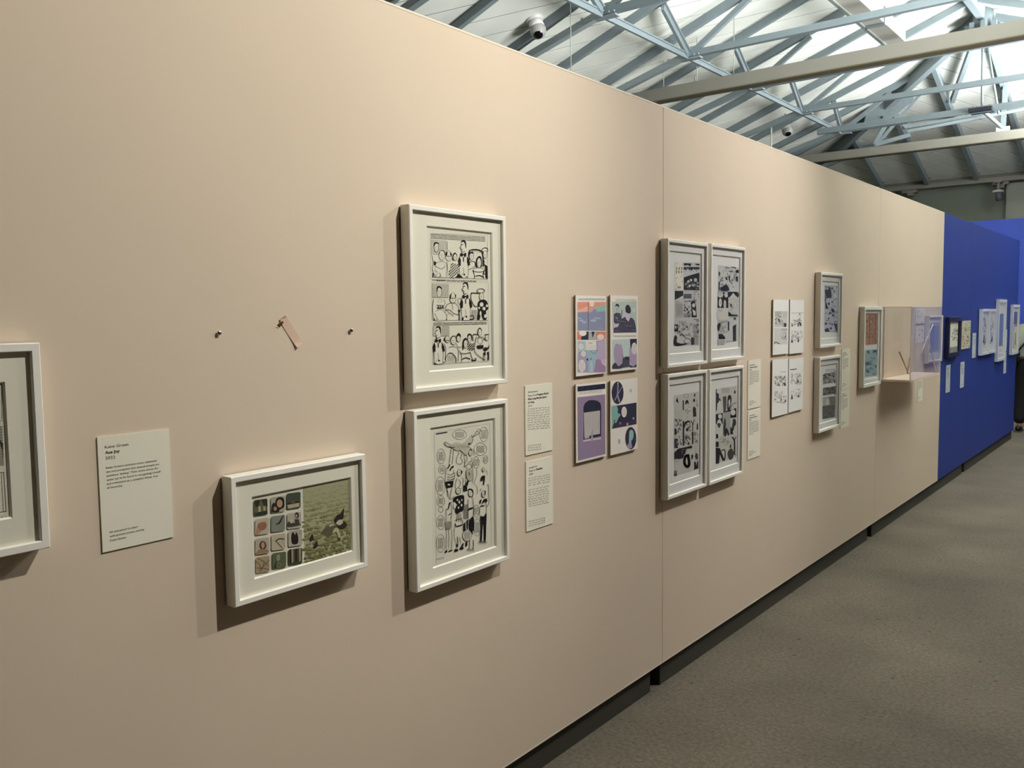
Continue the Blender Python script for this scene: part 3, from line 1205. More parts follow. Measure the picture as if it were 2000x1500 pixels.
# gingham shirt
d.P([(390, 560), (430, 530), (500, 545), (515, 640), (440, 740), (370, 768), (355, 740)], PW)
for r in range(11):
    for c_ in range(9):
        if (r + c_) % 2 == 0:
            x = 365 + c_ * 17 + (r * -2)
            y = 545 + r * 20 + c_ * 4
            if 345 + max(0, (700 - y)) * .2 < x < 515 and y < 765 - max(0, x - 430) * .9:
                d.P([(x, y), (x + 16, y + 3), (x + 14, y + 21), (x - 3, y + 18)], None, False)
d.P([(505, 580), (520, 600), (520, 680), (440, 768), (400, 765), (490, 690)], PW)
d.L([(515, 600), (520, 690), (440, 765)], 5)
apron_man(d, 555, 222, .99)
d.P([(455, 765), (480, 700), (560, 770)], None, False)
d.P([(590, 765), (600, 745), (630, 765)], None, False)
# window and seated women
d.L([(650, 500), (655, 370), (830, 385), (850, 600)], 14)
d.L([(670, 370), (825, 395)], 4, PW)
head(d, 680, 450, 32, 62, 4)
d.P([(650, 440), (652, 395), (700, 385), (712, 420), (670, 410)])
d.L([(640, 540), (720, 530), (730, 600), (640, 650)], 5)
d.P([(742, 610), (748, 500), (790, 450), (825, 480), (830, 600), (815, 610), (810, 520), (770, 520), (765, 610)])
head(d, 790, 550, 30, 72, 4)
d.E(785, 655, 85, 30, PW)
d.O(785, 655, 85, 30, 5)
d.L([(700, 670), (720, 720), (725, 780)], 6)
d.L([(865, 660), (850, 700), (860, 780)], 6)
d.L([(740, 745), (800, 735), (860, 765)], 9)
d.L([(835, 350), (870, 330), (912, 340), (910, 385), (840, 385), (832, 355)], 7, GL)
head(d, 880, 430, 30, 55, 4)
d.P([(845, 480), (870, 520), (865, 600), (850, 560)])
d.P([(870, 570), (915, 600), (918, 785), (885, 770), (880, 650)])
d.O(875, 690, 16, 25, 6)
d.L([(105, 762), (250, 765), (480, 772), (700, 780), (915, 790)], 3)
# strip two
d.T(100, 790, 175, 815, 1, 4, (90, 84, 76), sl=.02)
d.T(172, 792, 300, 820, 1, 8, (24, 22, 22), sl=.02)
d.T(310, 798, 750, 826, 1, 5, (40, 36, 36), sl=.02)
d.R(105, 850, 345, 1058, (186, 180, 162), .0)
d.T(108, 860, 340, 1055, 9, 3.5, (120, 112, 102), sl=.04)
d.box(100, 835, 925, 1390, 2, (160, 152, 138))
head(d, 205, 975, 33, 78, 4)
d.P([(168, 965), (172, 905), (205, 888), (242, 915), (238, 935), (205, 915), (185, 930), (180, 970)])
d.P([(125, 1080), (190, 1075), (280, 1090), (285, 1190), (300, 1390), (130, 1390), (110, 1250)], PW)
d.L([(125, 1085), (108, 1180), (115, 1300), (130, 1390)], 5)
d.L([(270, 1085), (290, 1140), (270, 1200), (310, 1320), (310, 1390)], 5)
d.O(215, 1110, 30, 24, 3)
d.P([(165, 1165), (270, 1170), (268, 1220), (200, 1228), (172, 1232)])
d.T(172, 1175, 262, 1220, 1, 5, (206, 200, 182), h=1.2)
d.L([(150, 1260), (240, 1235), (290, 1290)], 5)
d.L([(140, 1290), (180, 1390)], 6)
d.P([(125, 1350), (150, 1392), (125, 1392)], None, False)
head(d, 405, 1065, 45, 78, 4)
d.P([(358, 1060), (365, 1015), (385, 1005), (378, 1060), (370, 1090)])
d.P([(432, 1000), (452, 1020), (450, 1065), (436, 1060)])
d.L([(372, 1072), (440, 1072)], 7, GL)
d.L([(320, 1160), (380, 1135), (440, 1140), (490, 1200), (500, 1290)], 4)
d.L([(320, 1160), (295, 1230), (360, 1240), (420, 1290), (490, 1310)], 5)
d.L([(300, 1240), (370, 1290), (420, 1330)], 4)
d.L([(350, 1290), (310, 1330), (320, 1390)], 4)
d.L([(400, 1150), (405, 1240)], 3)
d.O(505, 1110, 26, 45, 4, GL)
d.L([(497, 1240), (499, 1390)], 9)
d.P([(480, 1240), (518, 1240), (505, 1275), (492, 1275)])
apron_man(d, 585, 835, 1.0)
d.P([(540, 1345), (562, 1350), (560, 1388), (540, 1388)], None, False)
d.L([(675, 990), (670, 1080), (720, 1180), (760, 1190)], 7)
d.L([(675, 990), (840, 1000)], 9)
d.O(815, 960, 55, 32, 8, (130, 124, 112))
head(d, 825, 1045, 32, 55, 4)
d.P([(770, 1150), (800, 1100), (870, 1090), (910, 1130), (925, 1220), (890, 1260), (900, 1370), (850, 1375), (820, 1300), (795, 1380), (760, 1370), (775, 1250)])
for (x, y, a, b_) in ((825, 1160, 28, 32), (860, 1220, 22, 26), (903, 1180, 16, 20), (880, 1330, 18, 28), (810, 1290, 14, 34), (790, 1210, 12, 18)):
    d.E(x, y, a, b_, PW)
d.P([(690, 1240), (760, 1240), (745, 1370), (680, 1370)], (160, 154, 140))
d.L([(655, 1330), (700, 1325), (705, 1375), (650, 1378)], 9)
d.L([(105, 1390), (925, 1390)], 3)
# strip three (other measuring frame)
d.s, d.o, d.wk = 10.714, (830, 600), 1.4
d.T(170, 315, 1280, 385, 2, 7, (80, 76, 68), sl=-.02)
d.R(170, 390, 500, 600, (186, 180, 162))
d.T(350, 395, 505, 590, 7, 5, (110, 104, 94))
d.box(165, 385, 1335, 1190, 3, (160, 152, 138), sl=-.05)
apron_man(d, 262, 400, 1.42)
head(d, 462, 670, 50, 68, 6)
d.P([(388, 690), (395, 640), (425, 615), (415, 680), (395, 705)])
d.L([(410, 700), (500, 700)], 12, GL)
d.L([(395, 760), (430, 860), (420, 1100)], 6)
head(d, 590, 700, 55, 85, 6)
d.L([(530, 680), (560, 610), (620, 600), (650, 650)], 8)
d.L([(500, 840), (600, 820), (690, 880), (690, 1130)], 6)
d.L([(480, 970), (560, 960), (640, 1060), (640, 1150)], 10)
d.L([(480, 970), (430, 1060), (440, 1150)], 6)
d.H(460, 1000, 620, 1140, 10, 2.5)
d.P([(655, 610), (665, 570), (700, 540), (740, 580), (735, 640), (700, 590), (670, 640)])
head(d, 695, 660, 38, 62, 5)
d.L([(650, 760), (700, 840), (760, 820)], 6)
d.P([(780, 870), (785, 720), (810, 660), (850, 640), (882, 680), (840, 690), (810, 740), (800, 880)])
head(d, 840, 770, 36, 85, 5)
d.L([(730, 960), (840, 970), (950, 940)], 8)
d.L([(780, 1085), (850, 1055), (940, 1085)], 12)
d.L([(710, 900), (760, 1010), (755, 1140)], 7)
d.L([(945, 950), (960, 1010), (1000, 1110)], 8)
d.P([(885, 620), (890, 570), (925, 550), (970, 580), (975, 690), (955, 640), (930, 590), (900, 610)])
head(d, 925, 660, 36, 78, 5)
for r in range(6):
    for c_ in range(5):
        if (r + c_) % 2 == 0:
            d.R(885 + c_ * 27, 755 + r * 25, 911 + c_ * 27, 779 + r * 25)
d.L([(1000, 700), (1000, 575), (1100, 570)], 10)
d.P([(1095, 560), (1100, 470), (1140, 425), (1180, 470), (1175, 500), (1140, 470), (1115, 520), (1110, 570)])
head(d, 1140, 530, 36, 78, 5)
d.L([(1070, 620), (1040, 760), (1040, 940), (1200, 1080)], 8)
d.L([(1090, 640), (1200, 620)], 6)
d.O(1150, 700, 52, 70, 5, GL)
d.P([(1080, 800), (1215, 790), (1215, 860), (1120, 870), (1085, 850)])
d.P([(1200, 600), (1260, 690), (1230, 680)])
d.L([(1240, 575), (1330, 565)], 10)
head(d, 1290, 640, 34, 60, 5)
d.P([(1215, 880), (1260, 920), (1330, 860), (1335, 780), (1310, 840), (1240, 840)])
d.P([(1220, 940), (1265, 940), (1250, 1100), (1210, 1100)])
d.P([(1290, 940), (1330, 925), (1335, 1100), (1300, 1095), (1310, 1010)])
d.H(1215, 1010, 1270, 1090, 5, 6, (206, 200, 182), dx=0, dy=1)
d.P([(970, 1080), (1070, 1060), (1065, 1120), (975, 1125)])
d.P([(985, 1085), (1050, 1075), (1045, 1095), (990, 1100)], PW)
d.P([(180, 1150), (240, 1185), (190, 1195)], None, False)
d.P([(375, 1150), (410, 1130), (400, 1170)], None, False)
d.L([(190, 1195), (1335, 1110)], 3)
d.build('drawing', sh)

# --- F4 : tall frame, figures climbing on each other
t, sh, X = make_frame('picture_frame', 'tall white frame with a fine-line drawing of stacked figures and speech balloons, below another', 1.738, 2.163, .819, 1.338, .0145, (1.815, 2.110, .870, 1.282))
d = Draw((835, 810), 9.375, X)
d.wk = 1.35
d.L([(125, 330), (1140, 160)], 2.5, (150, 144, 130), False)
d.L([(125, 330), (160, 2740)], 2.5, (160, 154, 140), False)
d.L([(1140, 160), (1165, 2400)], 2.5, (150, 144, 130), False)
d.L([(1205, 70), (1240, 2440)], 2, (165, 158, 144), False)
d.L([(160, 352), (355, 320)], 15, None, False)
for (x, y, a, b_, n_) in ((585, 365, 130, 88, 5), (1030, 360, 75, 135, 7), (965, 630, 115, 115, 7), (245, 760, 75, 135, 8), (890, 870, 55, 105, 5), (1060, 820, 42, 72, 3),
                          (265, 1000, 68, 78, 4), (235, 1300, 82, 170, 9), (240, 1580, 72, 100, 6), (240, 1735, 42, 48, 0), (240, 1970, 75, 130, 8), (235, 2350, 78, 165, 9),
                          (890, 1760, 55, 110, 6), (905, 2060, 62, 160, 9)):
    d.bub(x, y, a, b_, n_, 4, txt=(40, 38, 34))
d.bub(720, 2210, 85, 105, 7, 4, fill=(190, 184, 166))
d.L([(215, 900), (215, 920)], 3, GL)
# flying figure
d.P([(410, 560), (520, 500), (640, 520), (800, 370), (825, 460), (790, 540), (730, 560), (740, 700), (690, 740), (600, 650), (520, 655), (440, 600)], (184, 178, 160))
for k in range(14):
    d.L([(440 + k * 22, 540 + (k % 3) * 15), (520 + k * 20, 650 - (k % 4) * 18)], 3, GL)
d.L([(300, 510), (330, 500), (420, 555)], 5)
d.L([(305, 530), (360, 580), (490, 605)], 9)
d.L([(300, 510), (305, 535)], 5)
d.L([(820, 410), (870, 340), (900, 290), (940, 330), (900, 360), (830, 400)], 5)
d.L([(915, 260), (960, 270), (970, 310)], 4)
d.L([(800, 370), (825, 460), (790, 530), (740, 545)], 6)
d.P([(735, 520), (790, 510), (750, 550)])
d.L([(740, 570), (830, 650), (850, 740)], 4)
d.P([(770, 640), (785, 620), (805, 650), (800, 680), (775, 680)])
# arms going down
for pts in (((430, 610), (410, 750), (385, 960)), ((475, 620), (460, 760), (450, 900)), ((560, 660), (565, 720), (530, 790), (530, 880), (600, 900), (635, 850), (600, 780)),
            ((590, 650), (625, 730), (600, 780)), ((660, 740), (680, 850), (670, 960)), ((700, 720), (720, 800), (700, 860)), ((730, 860), (800, 850), (810, 780))):
    d.L(list(pts), 5)
d.P([(345, 985), (385, 930), (380, 985)])
for a in ((390, 905), (430, 940), (410, 980), (455, 930)):
    d.P([(a[0], a[1]), (a[0] + 22, a[1] + 8), (a[0] + 10, a[1] + 45), (a[0] - 8, a[1] + 30)])
# barrel figure with dark shorts
d.L([(345, 1010), (320, 1120), (320, 1230)], 5)
d.L([(460, 1010), (495, 1110), (465, 1210)], 5)
for k in range(3):
    d.L([(360, 1080 + k * 50), (420, 1100 + k * 45), (485, 1060 + k * 50)], 5 + k)
d.P([(315, 1225), (470, 1205), (458, 1320), (340, 1340)])
d.E(385, 1280, 26, 12, PW)
# second figure
head(d, 575, 1060, 34, 60, 6)
d.P([(600, 1030), (625, 1015), (635, 1050), (618, 1090)])
d.L([(535, 1160), (500, 1290), (520, 1400)], 5)
d.L([(620, 1150), (650, 1180), (640, 1290)], 5)
d.L([(560, 1180), (600, 1250), (540, 1380), (620, 1340)], 5)
# standing pair
head(d, 780, 700, 30, 50, 5)
d.L([(670, 860), (680, 960)], 5)
d.O(755, 945, 50, 50, 5)
d.L([(705, 1000), (690, 1260)], 5)
d.L([(815, 860), (830, 1100), (820, 1250)], 5)
d.P([(700, 1010), (820, 1010), (815, 1200), (760, 1220), (710, 1150)], (170, 164, 148))
d.P([(745, 1060), (765, 1060), (758, 1140)])
d.P([(735, 1180), (745, 1230), (730, 1300), (705, 1290), (690, 1260)])
d.P([(650, 1290), (720, 1280), (720, 1395), (650, 1402)], None, False)
# right figures
head(d, 1015, 1005, 22, 36, 5)
d.L([(890, 980), (900, 1100), (850, 1250), (910, 1340), (900, 1450)], 4, GL)
d.P([(985, 1125), (1045, 1115), (1045, 1160), (1030, 1280), (1012, 1275), (1015, 1190), (985, 1215), (965, 1200)])
d.L([(1070, 1010), (1100, 1100)], 4, GL)
d.L([(1080, 1290), (1110, 1285), (1115, 1450), (1120, 1600), (1080, 1690)], 5)
d.P([(945, 1390), (985, 1340), (965, 1385)])
# lower half
o2 = 1312.5
head(d, 555, 1395, 42, 55, 6)
head(d, 785, 1430, 42, 70, 6)
d.P([(725, 1380), (760, 1350), (820, 1370), (832, 1450), (810, 1520), (815, 1430), (780, 1380)])
head(d, 1015, 1450, 30, 60, 6)
d.P([(1035, 1380), (1060, 1400), (1060, 1450), (1030, 1480), (1040, 1420)])
d.P([(460, 1560), (500, 1500), (640, 1470), (665, 1540), (650, 1740), (600, 1770), (540, 1810), (500, 1760), (510, 1640)])
for (x, y, a, b_) in ((540, 1560, 14, 20), (575, 1600, 16, 26), (615, 1655, 16, 26), (560, 1700, 13, 22), (620, 1560, 12, 18), (520, 1650, 10, 16), (490, 1660, 24, 60)):
    d.E(x, y, a, b_, PW)
for pts in (((350, 1340), (380, 1480), (420, 1540), (480, 1490)), ((440, 1330), (400, 1540)), ((345, 1340), (370, 1500)), ((390, 1610), (440, 1600)), ((330, 1720), (340, 1950)), ((430, 1620), (440, 1790), (420, 1920))):
    d.L(list(pts), 5)
d.P([(370, 1720), (395, 1600), (420, 1600), (385, 1710)])
d.P([(370, 1830), (420, 1795), (425, 1810), (380, 1835)])
d.L([(345, 1725), (385, 1722)], 8)
d.P([(325, 1960), (440, 1930), (440, 2070), (340, 2100), (325, 2060)], (160, 154, 136))
for k in range(8):
    d.L([(330 + k * 12, 2090), (350 + k * 12, 1960)], 3, GL)
for x in (335, 380, 435):
    d.L([(x, 2090), (x + 8, 2280), (x - 5, 2460)], 5, GL)
d.P([(310, 2500), (350, 2465), (355, 2510), (315, 2530)])
d.P([(375, 2490), (450, 2465), (450, 2480), (385, 2510)])
for k in range(3):
    d.L([(540 + 30 * k, 1800), (530 + 40 * k, 1950)], 6)
d.L([(500, 1990), (520, 2040), (640, 2010)], 12)
d.L([(500, 1930), (620, 1900), (640, 2010)], 6)
d.L([(490, 2060), (480, 2200), (510, 2330), (530, 2360)], 5)
d.L([(640, 2040), (655, 2120)], 5)
d.L([(540, 2230), (550, 2350)], 8)
d.L([(580, 2240), (600, 2350)], 6)
for x, y in ((500, 2470), (600, 2430)):
    d.P([(x - 20, y + 20), (x, y - 20), (x + 50, y - 10), (x + 55, y + 25), (x, y + 35)])
d.P([(515, 2370), (555, 2360), (550, 2430), (530, 2420)])
d.P([(690, 2330), (725, 2320), (720, 2400), (690, 2410)])
d.P([(620, 2370), (655, 2340), (650, 2400), (615, 2410)])
# gingham and long coat
for r in range(12):
    for c_ in range(5):
        if (r + c_) % 2 == 0:
            d.R(650 + c_ * 17, 1640 + r * 22, 667 + c_ * 17, 1661 + r * 22)
d.P([(740, 1715), (825, 1685), (828, 1715), (745, 1745)], None, False)
d.L([(735, 1550), (740, 1880), (760, 1920), (830, 1860), (840, 1700), (815, 1520)], 6)
d.P([(655, 1990), (685, 1960), (690, 2120), (655, 2140)])
d.P([(710, 1920), (735, 1930), (730, 2100), (712, 2090)])
d.P([(760, 1930), (835, 1870), (845, 2120), (800, 2080), (830, 2190), (800, 2160), (755, 2080)])
for x in (760, 830):
    d.L([(x, 2290), (x + 5, 2400), (x - 10, 2460)], 8, GL)
    d.O(x - 10, 2470, 28, 18, 5, GL)
# right standing figure, dark trousers
d.P([(950, 1560), (985, 1550), (965, 1625), (945, 1620)])
d.P([(1020, 1550), (1075, 1535), (1085, 1590), (1060, 1600), (1035, 1590), (1005, 1625), (990, 1620)])
d.L([(960, 1670), (1030, 1660)], 12)
d.L([(950, 1680), (950, 1840), (1000, 1870), (1060, 1820), (1070, 1700), (1065, 1600)], 5)
d.P([(962, 1860), (1020, 1865), (1072, 1800), (1065, 2080), (1058, 2290), (1030, 2300), (1025, 2080), (1008, 1960), (1000, 2080), (985, 2300), (958, 2300), (970, 2060)])
for k in range(7):
    d.L([(930 + k * 20, 2340 - k), (945 + k * 20, 2310), (955 + k * 20, 2350)], 5, GL)
d.T(150, 2620, 290, 2660, 1, 5, (120, 114, 100), sl=-.2)
d.build('drawing', sh)

# --- wall labels
o = label_card('cream text card to the left of the landscape frame, headed Ace Joy', .864, 1.0215, 1.126, 1.364)
X = WX + .003
rows = [('Katie Green', .8785, 1.3395, .0062, .050, False), ('Ace Joy', .8785, 1.3280, .0062, .031, True), ('2022', .8785, 1.3165, .0062, .021, False)]
for k, (s_, w_) in enumerate((("Katie Green's sensitive comic addresses", .111), ("the misconception that asexual people are", .116), ("somehow 'lacking'. Their comic shows the", .113),
                              ("queer joy to be found in recognising oneself", .119), ("and orientation as a complete whole, free", .112), ("of hierarchy.", .034))):
    rows.append((s_, .879, 1.2975 - k * .0083, .0042, w_, False))
for k, (s_, w_) in enumerate((("Ink and pencil on paper", .062), ("with printed acetate overlay", .075), ("Katie Green", .034))):
    rows.append((s_, .880, 1.1635 - k * .0088, .0042, w_, False))
text_rows(o, X, rows, INK)

o = label_card('upper cream text card right of the tall frames, headed Pregnant Butch', 2.299, 2.4545, 1.134, 1.3675)
rows = [('AK Summers', 2.315, 1.3430, .0062, .055, False), ('Pages from', 2.315, 1.3310, .0062, .048, False), ('Pregnant Butch:', 2.3655, 1.3310, .0066, .068, True),
        ('Nine Long Months Spent', 2.315, 1.3195, .0066, .105, True), ('in Drag', 2.315, 1.3080, .0066, .034, True), ('2014', 2.315, 1.2965, .0062, .021, False)]
text_rows(o, X, rows, INK)
d = Draw((1020, 745), 10, X)
d.T(105, 520, 530, 960, 10, 6, (108, 102, 88), sl=-.09, h=.6)
d.T(112, 1230, 360, 1370, 3, 6, (108, 102, 88), sl=-.1, h=.6)
d.build('printed_lines', o, kind='stuff')
o = label_card('lower cream text card right of the tall frames, headed Restless', 2.2995, 2.454, .8755, 1.113)
rows = [('Joseph Kai', 2.317, 1.0880, .0062, .045, False), ('Pages for', 2.317, 1.0765, .0062, .037, False), ('Restless', 2.357, 1.0765, .0066, .036, True), ('2020', 2.317, 1.0650, .0062, .021, False)]
text_rows(o, X, rows, INK)
d = Draw((1020, 890), 10, X)
d.T(120, 425, 530, 610, 4, 6, (108, 102, 88), sl=-.2, h=.6)
d.T(120, 650, 510, 1015, 8, 6, (108, 102, 88), sl=-.2, h=.6)
d.T(125, 1265, 440, 1395, 3, 6, (108, 102, 88), sl=-.22, h=.6)
d.build('printed_lines', o, kind='stuff')


def small_card(label, y0, y1, z0, z1, m, head_n=3, body=(.25, .5), foot=True, ic=(112, 108, 96), group=None, dens=8):
    o = label_card(label, y0, y1, z0, z1, m, group)
    b = MB()
    rr_ = random.Random(int(y0 * 100))
    im, im2 = ink(*ic), ink(60, 56, 52)
    Xc = WX + .0034
    H_ = z1 - z0

    def rowl(z, wd, mm, th):
        y = y0 + .017
        ye = y + wd
        while y < ye - .004:
            e = min(y + rr_.uniform(.01, .03), ye)
            b.face([(Xc, y, z), (Xc, e, z), (Xc, e, z + th), (Xc, y, z + th)], mm)
            y = e + .003
    for k in range(head_n):
        rowl(z1 - .027 - k * .0115, (.07, .10, .03)[k % 3], im2 if k == 1 else im, .004)
    for k in range(dens):
        z = z1 - H_ * body[0] - k * .0085
        if z < z0 + .05:
            break
        rowl(z, .12 if k < dens - 1 else .05, im, .0026)
    if foot:
        for k in range(3):
            rowl(z0 + .036 - k * .0088, (.06, .09, .04)[k], im, .0026)
    b.build('printed_lines', o, kind='stuff')
    return o


small_card('upper cream text card between the four frames and the four white prints', 4.132, 4.294, 1.122, 1.3655, LABEL)
small_card('lower cream text card between the four frames and the four white prints', 4.135, 4.297, .867, 1.112, LABEL)
small_card('upper pale text card at the right edge of the two stacked grey frames', 5.588, 5.756, 1.111, 1.367, LABEL)
small_card('lower pale text card at the right edge of the two stacked grey frames', 5.585, 5.758, .866, 1.105, LABEL)
small_card('small pale card on the beige wall under the acrylic case', 7.519, 7.679, .872, 1.10, LABEL, body=(.3, .5))
small_card('white text card on the blue wall right of the speckled print', 9.652, 9.822, 1.129, 1.376, LABELC)
small_card('pale text card on the blue wall below the dark frame', 8.521, 8.690, .867, 1.114, LABELC)
small_card('pale text card on the blue wall below the speckled print', 9.125, 9.295, .867, 1.113, LABELC)
small_card('upper pale text card right of the tallest frame on the blue wall', 11.487, 11.648, 1.122, 1.374, LABELC)
small_card('lower pale text card right of the tallest frame on the blue wall', 11.487, 11.648, .864, 1.110, LABELC)

# --- group A : four colour prints
AG = None
G1 = (176, 190, 182)
t, o, X = board('art_print', 'orange-sky comic print, upper left of the four colour prints', 2.592, 2.797, 1.381, 1.671, AG)
d = Draw((1120, 570), 9.09, X, ink(40, 40, 70))
d.cl = (66, 100, 574, 1432)
d.T(85, 115, 555, 150, 2, 5, (140, 134, 128), sl=0)
d.R(70, 180, 572, 690, (128, 132, 160))
d.P([(70, 180), (572, 180), (572, 240), (420, 260), (330, 340), (240, 350), (70, 350)], (222, 138, 110), False)
d.P([(150, 300), (255, 250), (255, 350), (70, 365), (70, 320)], (224, 166, 140))
d.P([(360, 270), (572, 230), (572, 340), (420, 360)], (132, 172, 164))
d.P([(270, 300), (360, 270), (340, 350), (270, 370)], (204, 144, 150))
for (x, y, a, b_) in ((140, 510, 40, 18), (190, 540, 40, 20), (350, 510, 55, 22), (420, 470, 70, 14), (100, 470, 40, 14)):
    d.E(x, y, a, b_, (150, 164, 186))
d.L([(258, 185), (262, 690)], 7)
d.L([(430, 640), (560, 655)], 5, (190, 190, 190))
d.E(325, 205, 42, 55, (226, 214, 206))
d.T(300, 190, 350, 235, 3, 3, (150, 140, 136))
d.R(65, 705, 575, 850, (216, 118, 96))
d.P([(130, 850), (150, 770), (235, 705), (268, 705), (262, 850)], None, False)
d.R(268, 705, 400, 850, (168, 180, 170))
d.P([(318, 705), (378, 705), (355, 770), (335, 820)])
d.R(400, 830, 575, 850, (206, 150, 140))
d.E(165, 735, 65, 50, (224, 214, 206))
d.E(480, 800, 62, 50, (216, 200, 190))
d.R(72, 870, 572, 1430, (158, 148, 178))
d.P([(72, 870), (230, 870), (230, 1040), (100, 1060), (72, 1100)], (164, 182, 186))
d.P([(240, 1040), (400, 1040), (420, 1200), (350, 1420), (260, 1420), (240, 1250)], (142, 172, 184))
d.P([(400, 1200), (480, 1200), (572, 1300), (572, 1420), (360, 1425)], (150, 118, 156))
d.P([(430, 880), (572, 870), (572, 1180), (430, 1200)], (172, 152, 178))
d.P([(480, 1200), (572, 1190), (572, 1330), (510, 1290)], (188, 164, 182))
d.L([(420, 880), (560, 860)], 7, (90, 84, 110))
d.P([(215, 870), (400, 860), (405, 1030), (215, 1035)], (228, 220, 212), False)
d.T(270, 895, 345, 925, 1, 9, (140, 90, 96))
d.T(225, 945, 395, 1020, 4, 3, (180, 172, 164))
for (x, y, a, b_) in ((130, 970, 46, 50), (175, 1100, 42, 50)):
    d.E(x, y, a, b_, (224, 216, 214))
    d.T(x - 25, y - 20, x + 25, y + 20, 3, 3, (170, 160, 170))
d.E(147, 1315, 62, 112, (224, 216, 210))
d.T(105, 1240, 190, 1400, 8, 3, (150, 142, 146))
d.L([(300, 1050), (370, 1100), (420, 1020)], 8, (96, 100, 130))
d.E(245, 1200, 14, 24)
d.E(308, 1190, 10, 12)
d.L([(240, 1220), (245, 1420)], 6, (110, 110, 140))
d.L([(500, 1290), (570, 1340)], 7, (110, 90, 120))
d.P([(295, 1240), (335, 1240), (340, 1420), (300, 1420)], (190, 194, 200))
d.build('printed_image', o)

t, o, X = board('art_print', 'pale green print of two dark-coated figures, upper right of the four colour prints', 2.825, 3.032, 1.384, 1.674, AG)
d = Draw((1120, 570), 9.09, X, ink(36, 36, 62))
d.cl = (686, 100, 1122, 1368)
d.T(740, 125, 1105, 165, 2, 4, (140, 134, 128))
d.P([(685, 175), (1125, 165), (1120, 720), (710, 725)], (182, 196, 186), False)
d.P([(700, 540), (740, 560), (810, 560), (810, 620), (750, 640), (705, 620)], (190, 172, 196))
d.P([(705, 400), (760, 370), (830, 380), (850, 480), (905, 450), (1000, 452), (1050, 470), (1080, 510), (1095, 560), (1108, 640), (1115, 720), (712, 728), (712, 640), (790, 620), (810, 560), (740, 570), (690, 500)], (66, 62, 84), False)
for k in range(26):
    x, y = 720 + (k * 67) % 370, 470 + (k * 41) % 240
    if y > 480 + max(0, 860 - x) * .2 + max(0, x - 1050) * 1.5:
        d.E(x, y, 13, 10, (104, 98, 116) if k % 2 else (44, 42, 66))
d.P([(750, 270), (775, 245), (802, 270), (800, 340), (775, 365), (755, 335)], (176, 178, 174))
d.P([(742, 265), (750, 225), (775, 212), (808, 235), (808, 280), (795, 262), (765, 248)])
d.L([(862, 325), (845, 470)], 12)
d.P([(915, 370), (1005, 370), (1010, 450), (975, 530), (930, 480)], (190, 170, 196))
d.P([(922, 340), (925, 260), (960, 228), (1000, 260), (1018, 330), (1000, 385), (940, 370)])
d.P([(735, 455), (770, 440), (790, 470), (770, 495)], (120, 116, 136))
d.E(1075, 330, 30, 40, (198, 210, 204))
d.P([(680, 180), (720, 170), (710, 800), (690, 640)], (182, 196, 186), False)
d.T(720, 775, 1110, 805, 2, 4, (140, 134, 128), sl=-.02)
d.P([(685, 850), (1125, 832), (1120, 1335), (685, 1370)], (176, 192, 188), False)
d.P([(1000, 838), (1125, 832), (1125, 1000), (1010, 1010)], None, False)
d.P([(720, 1000), (760, 920), (850, 940), (880, 1100), (860, 1260), (800, 1320), (740, 1260), (715, 1120)], (158, 138, 168))
d.P([(1000, 1000), (1120, 1080), (1120, 1290), (1060, 1330), (990, 1220), (990, 1100)], (164, 140, 172))
d.P([(870, 1180), (920, 1150), (990, 1150), (1000, 1330), (860, 1350)], (66, 62, 84))
d.P([(920, 1150), (990, 1150), (990, 1210), (920, 1210)], (36, 36, 62), False)
d.P([(685, 1320), (740, 1255), (800, 1320), (880, 1260), (880, 1350), (690, 1372)], (56, 52, 74))
d.P([(1000, 1290), (1060, 1330), (1118, 1280), (1120, 1336), (1000, 1345)], (50, 44, 66))
d.E(815, 910, 38, 26, (192, 204, 202))
d.E(885, 975, 32, 26, (192, 204, 202))
d.E(1078, 1005, 50, 105, (226, 218, 214))
d.T(1045, 940, 1110, 1080, 7, 3, (160, 150, 156))
d.L([(870, 1130), (890, 1180)], 8)
d.build('printed_image', o)

t, o, X = board('art_print', 'purple print with an arched dark window, lower left of the four colour prints', 2.590, 2.795, 1.068, 1.353, AG)
d = Draw((1120, 735), 8.571, X, ink(34, 34, 58))
d.P([(65, 172), (530, 122), (530, 208), (68, 256)], None, False)
for (x, y) in ((150, 190), (240, 215), (340, 180), (450, 160), (140, 235), (490, 190)):
    d.E(x, y, 5, 5, (120, 110, 130))
d.T(90, 262, 470, 305, 2, 4, (140, 134, 128), sl=-.09)
d.P([(65, 352), (530, 300), (535, 1300), (75, 1412)], (138, 116, 144), False)
d.P([(165, 1060), (165, 520), (190, 450), (250, 405), (320, 395), (400, 410), (450, 450), (463, 510), (462, 1000)], None, False)
d.P([(172, 610), (442, 572), (442, 962), (180, 1010)], (190, 182, 178), False)
d.P([(182, 1000), (268, 988), (262, 1030), (186, 1046)], (186, 178, 176), False)
d.T(200, 640, 420, 900, 6, 4, (168, 160, 160), sl=-.12, h=1)
d.P([(160, 1068), (462, 1022), (462, 1050), (160, 1095)], (196, 172, 186), False)
d.P([(292, 1060), (300, 960), (318, 885), (330, 885), (322, 960), (328, 1060), (310, 1090)], (150, 140, 160))
d.E(310, 405, 36, 8, None)
d.build('printed_image', o)

